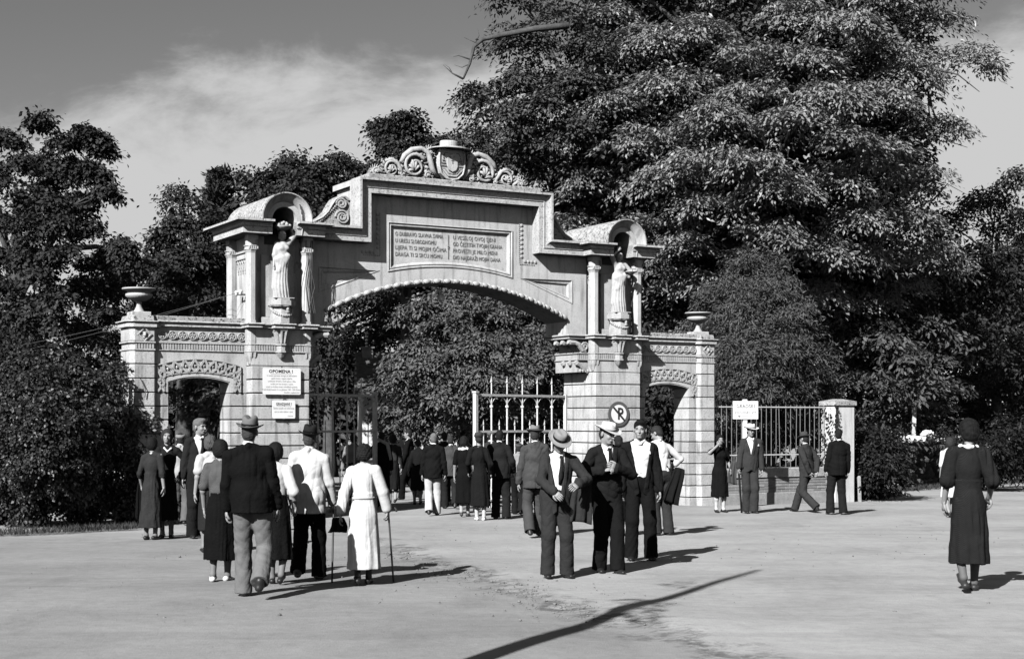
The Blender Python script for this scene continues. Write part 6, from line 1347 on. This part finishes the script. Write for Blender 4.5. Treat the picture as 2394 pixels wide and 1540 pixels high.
# ivy hedge at the left, with the ivy climbing the pier
poly = [(-70,850),(60,835),(140,850),(200,870),(235,920),(250,970),(255,1170),(220,1210),(-70,1235)]
tree('ivy_hedge', 'dense ivy covered hedge running up to the left end pier', 'hedge', poly, 24.6, 2.2, 100, .10, 42, 34, 28, 60, .062, .8, .22, IVYL, 81, up=.15, droop=.2, flat=.3, back=.5, inner=.25, nb=6)
def ivy_on(core, x0, x1, y0, y1, z0, z1, n, seed, nm='ivy'):
    rng = np.random.default_rng(seed); C, A, N2 = [], [], []
    while len(C) < n:
        t = rng.uniform(0, 1); z = z0+(z1-z0)*t**1.4; f = rng.uniform(0, 1)
        if f < .45: p = (x0-.03-abs(rng.normal(0, .05)), rng.uniform(y0, y1), z); nn = (-1, 0, 0)
        else:
            p = (x0+(x1-x0)*rng.uniform(0, 1)*(1-.75*t)*(.5+.5*math.sin(z*5+1)), y0-.02-abs(rng.normal(0, .04)), z); nn = (0, -1, 0)
        C.append(p); N2.append(np.array(nn)+rng.normal(0, .5, 3)); A.append(np.array((0, 0, -1))+rng.normal(0, .6, 3))
    C, A, N2 = map(np.array, (C, A, N2)); k = rng.uniform(.05, .10, n); leaves_mesh(nm, C, A, N2, k, k*.85, IVYL, core)
ivy_on(P_L, -6.70, -6.40, .18, .95, -.3, 2.35, 1500, 5)
# spray of ivy stems trailing over the pier front
mb = MB()
for pl in ([(-6.6,.19,1.9),(-6.45,.18,1.75),(-6.3,.17,1.5),(-6.2,.18,1.32)], [(-6.6,.19,1.35),(-6.42,.18,1.15),(-6.25,.18,.98)], [(-6.5,.18,2.4),(-6.4,.18,2.2),(-6.42,.18,2.05)]): mb.tube(pl, .008, 4)
mb.build('ivy_stem', BARK, P_L)
# bare creeper on the left hood
mb = MB(); rp = random.Random(4)
for k in range(14):
    a0 = rp.uniform(.1, .9); x = -3.85+.33; z = 5.3; pts = []
    for i in range(7): a = a0*.4+i*.14; r = .36+.02*rp.uniform(-1, 1)+.015*i; pts.append((-3.85+r*math.cos(a)+rp.uniform(-.02,.02), -.22-.06*(r-.34)/.14-.02, 5.43+r*math.sin(a)-.1*(1-i/6)*k/14))
    mb.tube(pts, .006, 4)
for k in range(6): x = -3.3+rp.uniform(-.1, .1); mb.tube([(x, -.02, 5.1), (x+rp.uniform(-.05,.05), -.03, 4.7), (x+rp.uniform(-.1,.1), -.02, 4.2), (x+rp.uniform(-.1,.1), -.01, 3.7)], .006, 4)
mb.build('dry_creeper', mat('dry_stem', .08, .9), T_L)
# ivy on the fence post
ivy_on(bpy.data.objects['fence_post'], -.33, -.05, -.27, .3, .8, 2.35, 420, 6)
# woods closing the view behind everything
rng = np.random.default_rng(91)
def woods():
    P, O = [], []
    for i in range(3600):
        x = rng.uniform(-34, 34); d = rng.uniform(0, 1); Y = 64+rng.uniform(0, 5); h = 6.0+1.6*math.sin(x*.55+2)+.9*math.sin(x*1.7)
        if x > 1: h += 4.0 if x < 19 else 2.2
        P.append((x, Y, gz(Y)+h*rng.uniform(0, 1)**.8)); O.append((rng.normal(0,.5), -1, rng.normal(.2,.4)))
    P, O = np.array(P), nrm(np.array(O)); C, A, N2, L_, W_ = spray_leaves(P, O, .85, 34, .34, .55, rng, .5, .35, .3, .5)
    o = leaves_mesh('woods', C, A, N2, L_, W_, WOODL); o['kind'] = 'stuff'; o['label'] = 'far wood closing the park behind the gateway'
woods()
# rough grass under the hedge and along the verge
def grass():
    C, A, N2 = [], [], []; r = np.random.default_rng(95)
    def strip(pa, pb, n, w, h):
        a, b = ground_at(*pa), ground_at(*pb)
        for i in range(n):
            t = (r.integers(0, 26)+r.normal(0, .8))/26; p = a.lerp(b, t)+Vector((r.normal(0, .1), abs(r.normal(0, w)), 0)); hh_ = h*r.uniform(.3, 1.0)**1.5*1.5; C.append((p.x, p.y, gz(p.y)+hh_*.45)); A.append((r.normal(0, .35), r.normal(0, .35), 1)); N2.append((r.normal(0, .4), -1, .3)); Ls.append(hh_)
    Ls = []
    strip((-60, 1256), (318, 1238), 1700, .30, .11); strip((1990, 1170), (2110, 1162), 900, .3, .16); strip((2110, 1150), (2420, 1128), 1500, .4, .16)
    o = leaves_mesh('grass', np.array(C), np.array(A), np.array(N2), np.array(Ls), np.array(Ls)*.10, leaf_mat('grass_blade', .04, .2, .2)); o['kind'] = 'stuff'; o['label'] = 'rough grass at the foot of the hedge and along the verge'
grass()
# slim tree standing outside the left of the frame; its shadow falls across the road
b = Vector((-2.38, 6.2, gz(6.2))); root = thing('street_tree', 'slim street tree beside the photographer casting a long shadow on the road', 'tree', b)
MB().tube([(0,0,-.1), (-.2,.02,2.2), (-.48,.0,4.4), (-.75,.05,6.2), (-1.0,.05,8.9)], [.15,.14,.12,.10,.04], 8).build('trunk', BARK, root, True)
rr = np.random.default_rng(3); P = np.array([(-.115*z+rr.normal(0,.12), rr.normal(0,.14), z) for z in (5.6, 5.9, 6.3, 6.5, 7.3)]); C, A, N2, L_, W_ = spray_leaves(P, nrm(rr.normal(0,1,P.shape)), .24, 40, .10, .6, rr); leaves_mesh('crown', C, A, N2, L_, W_, OAKL, root)
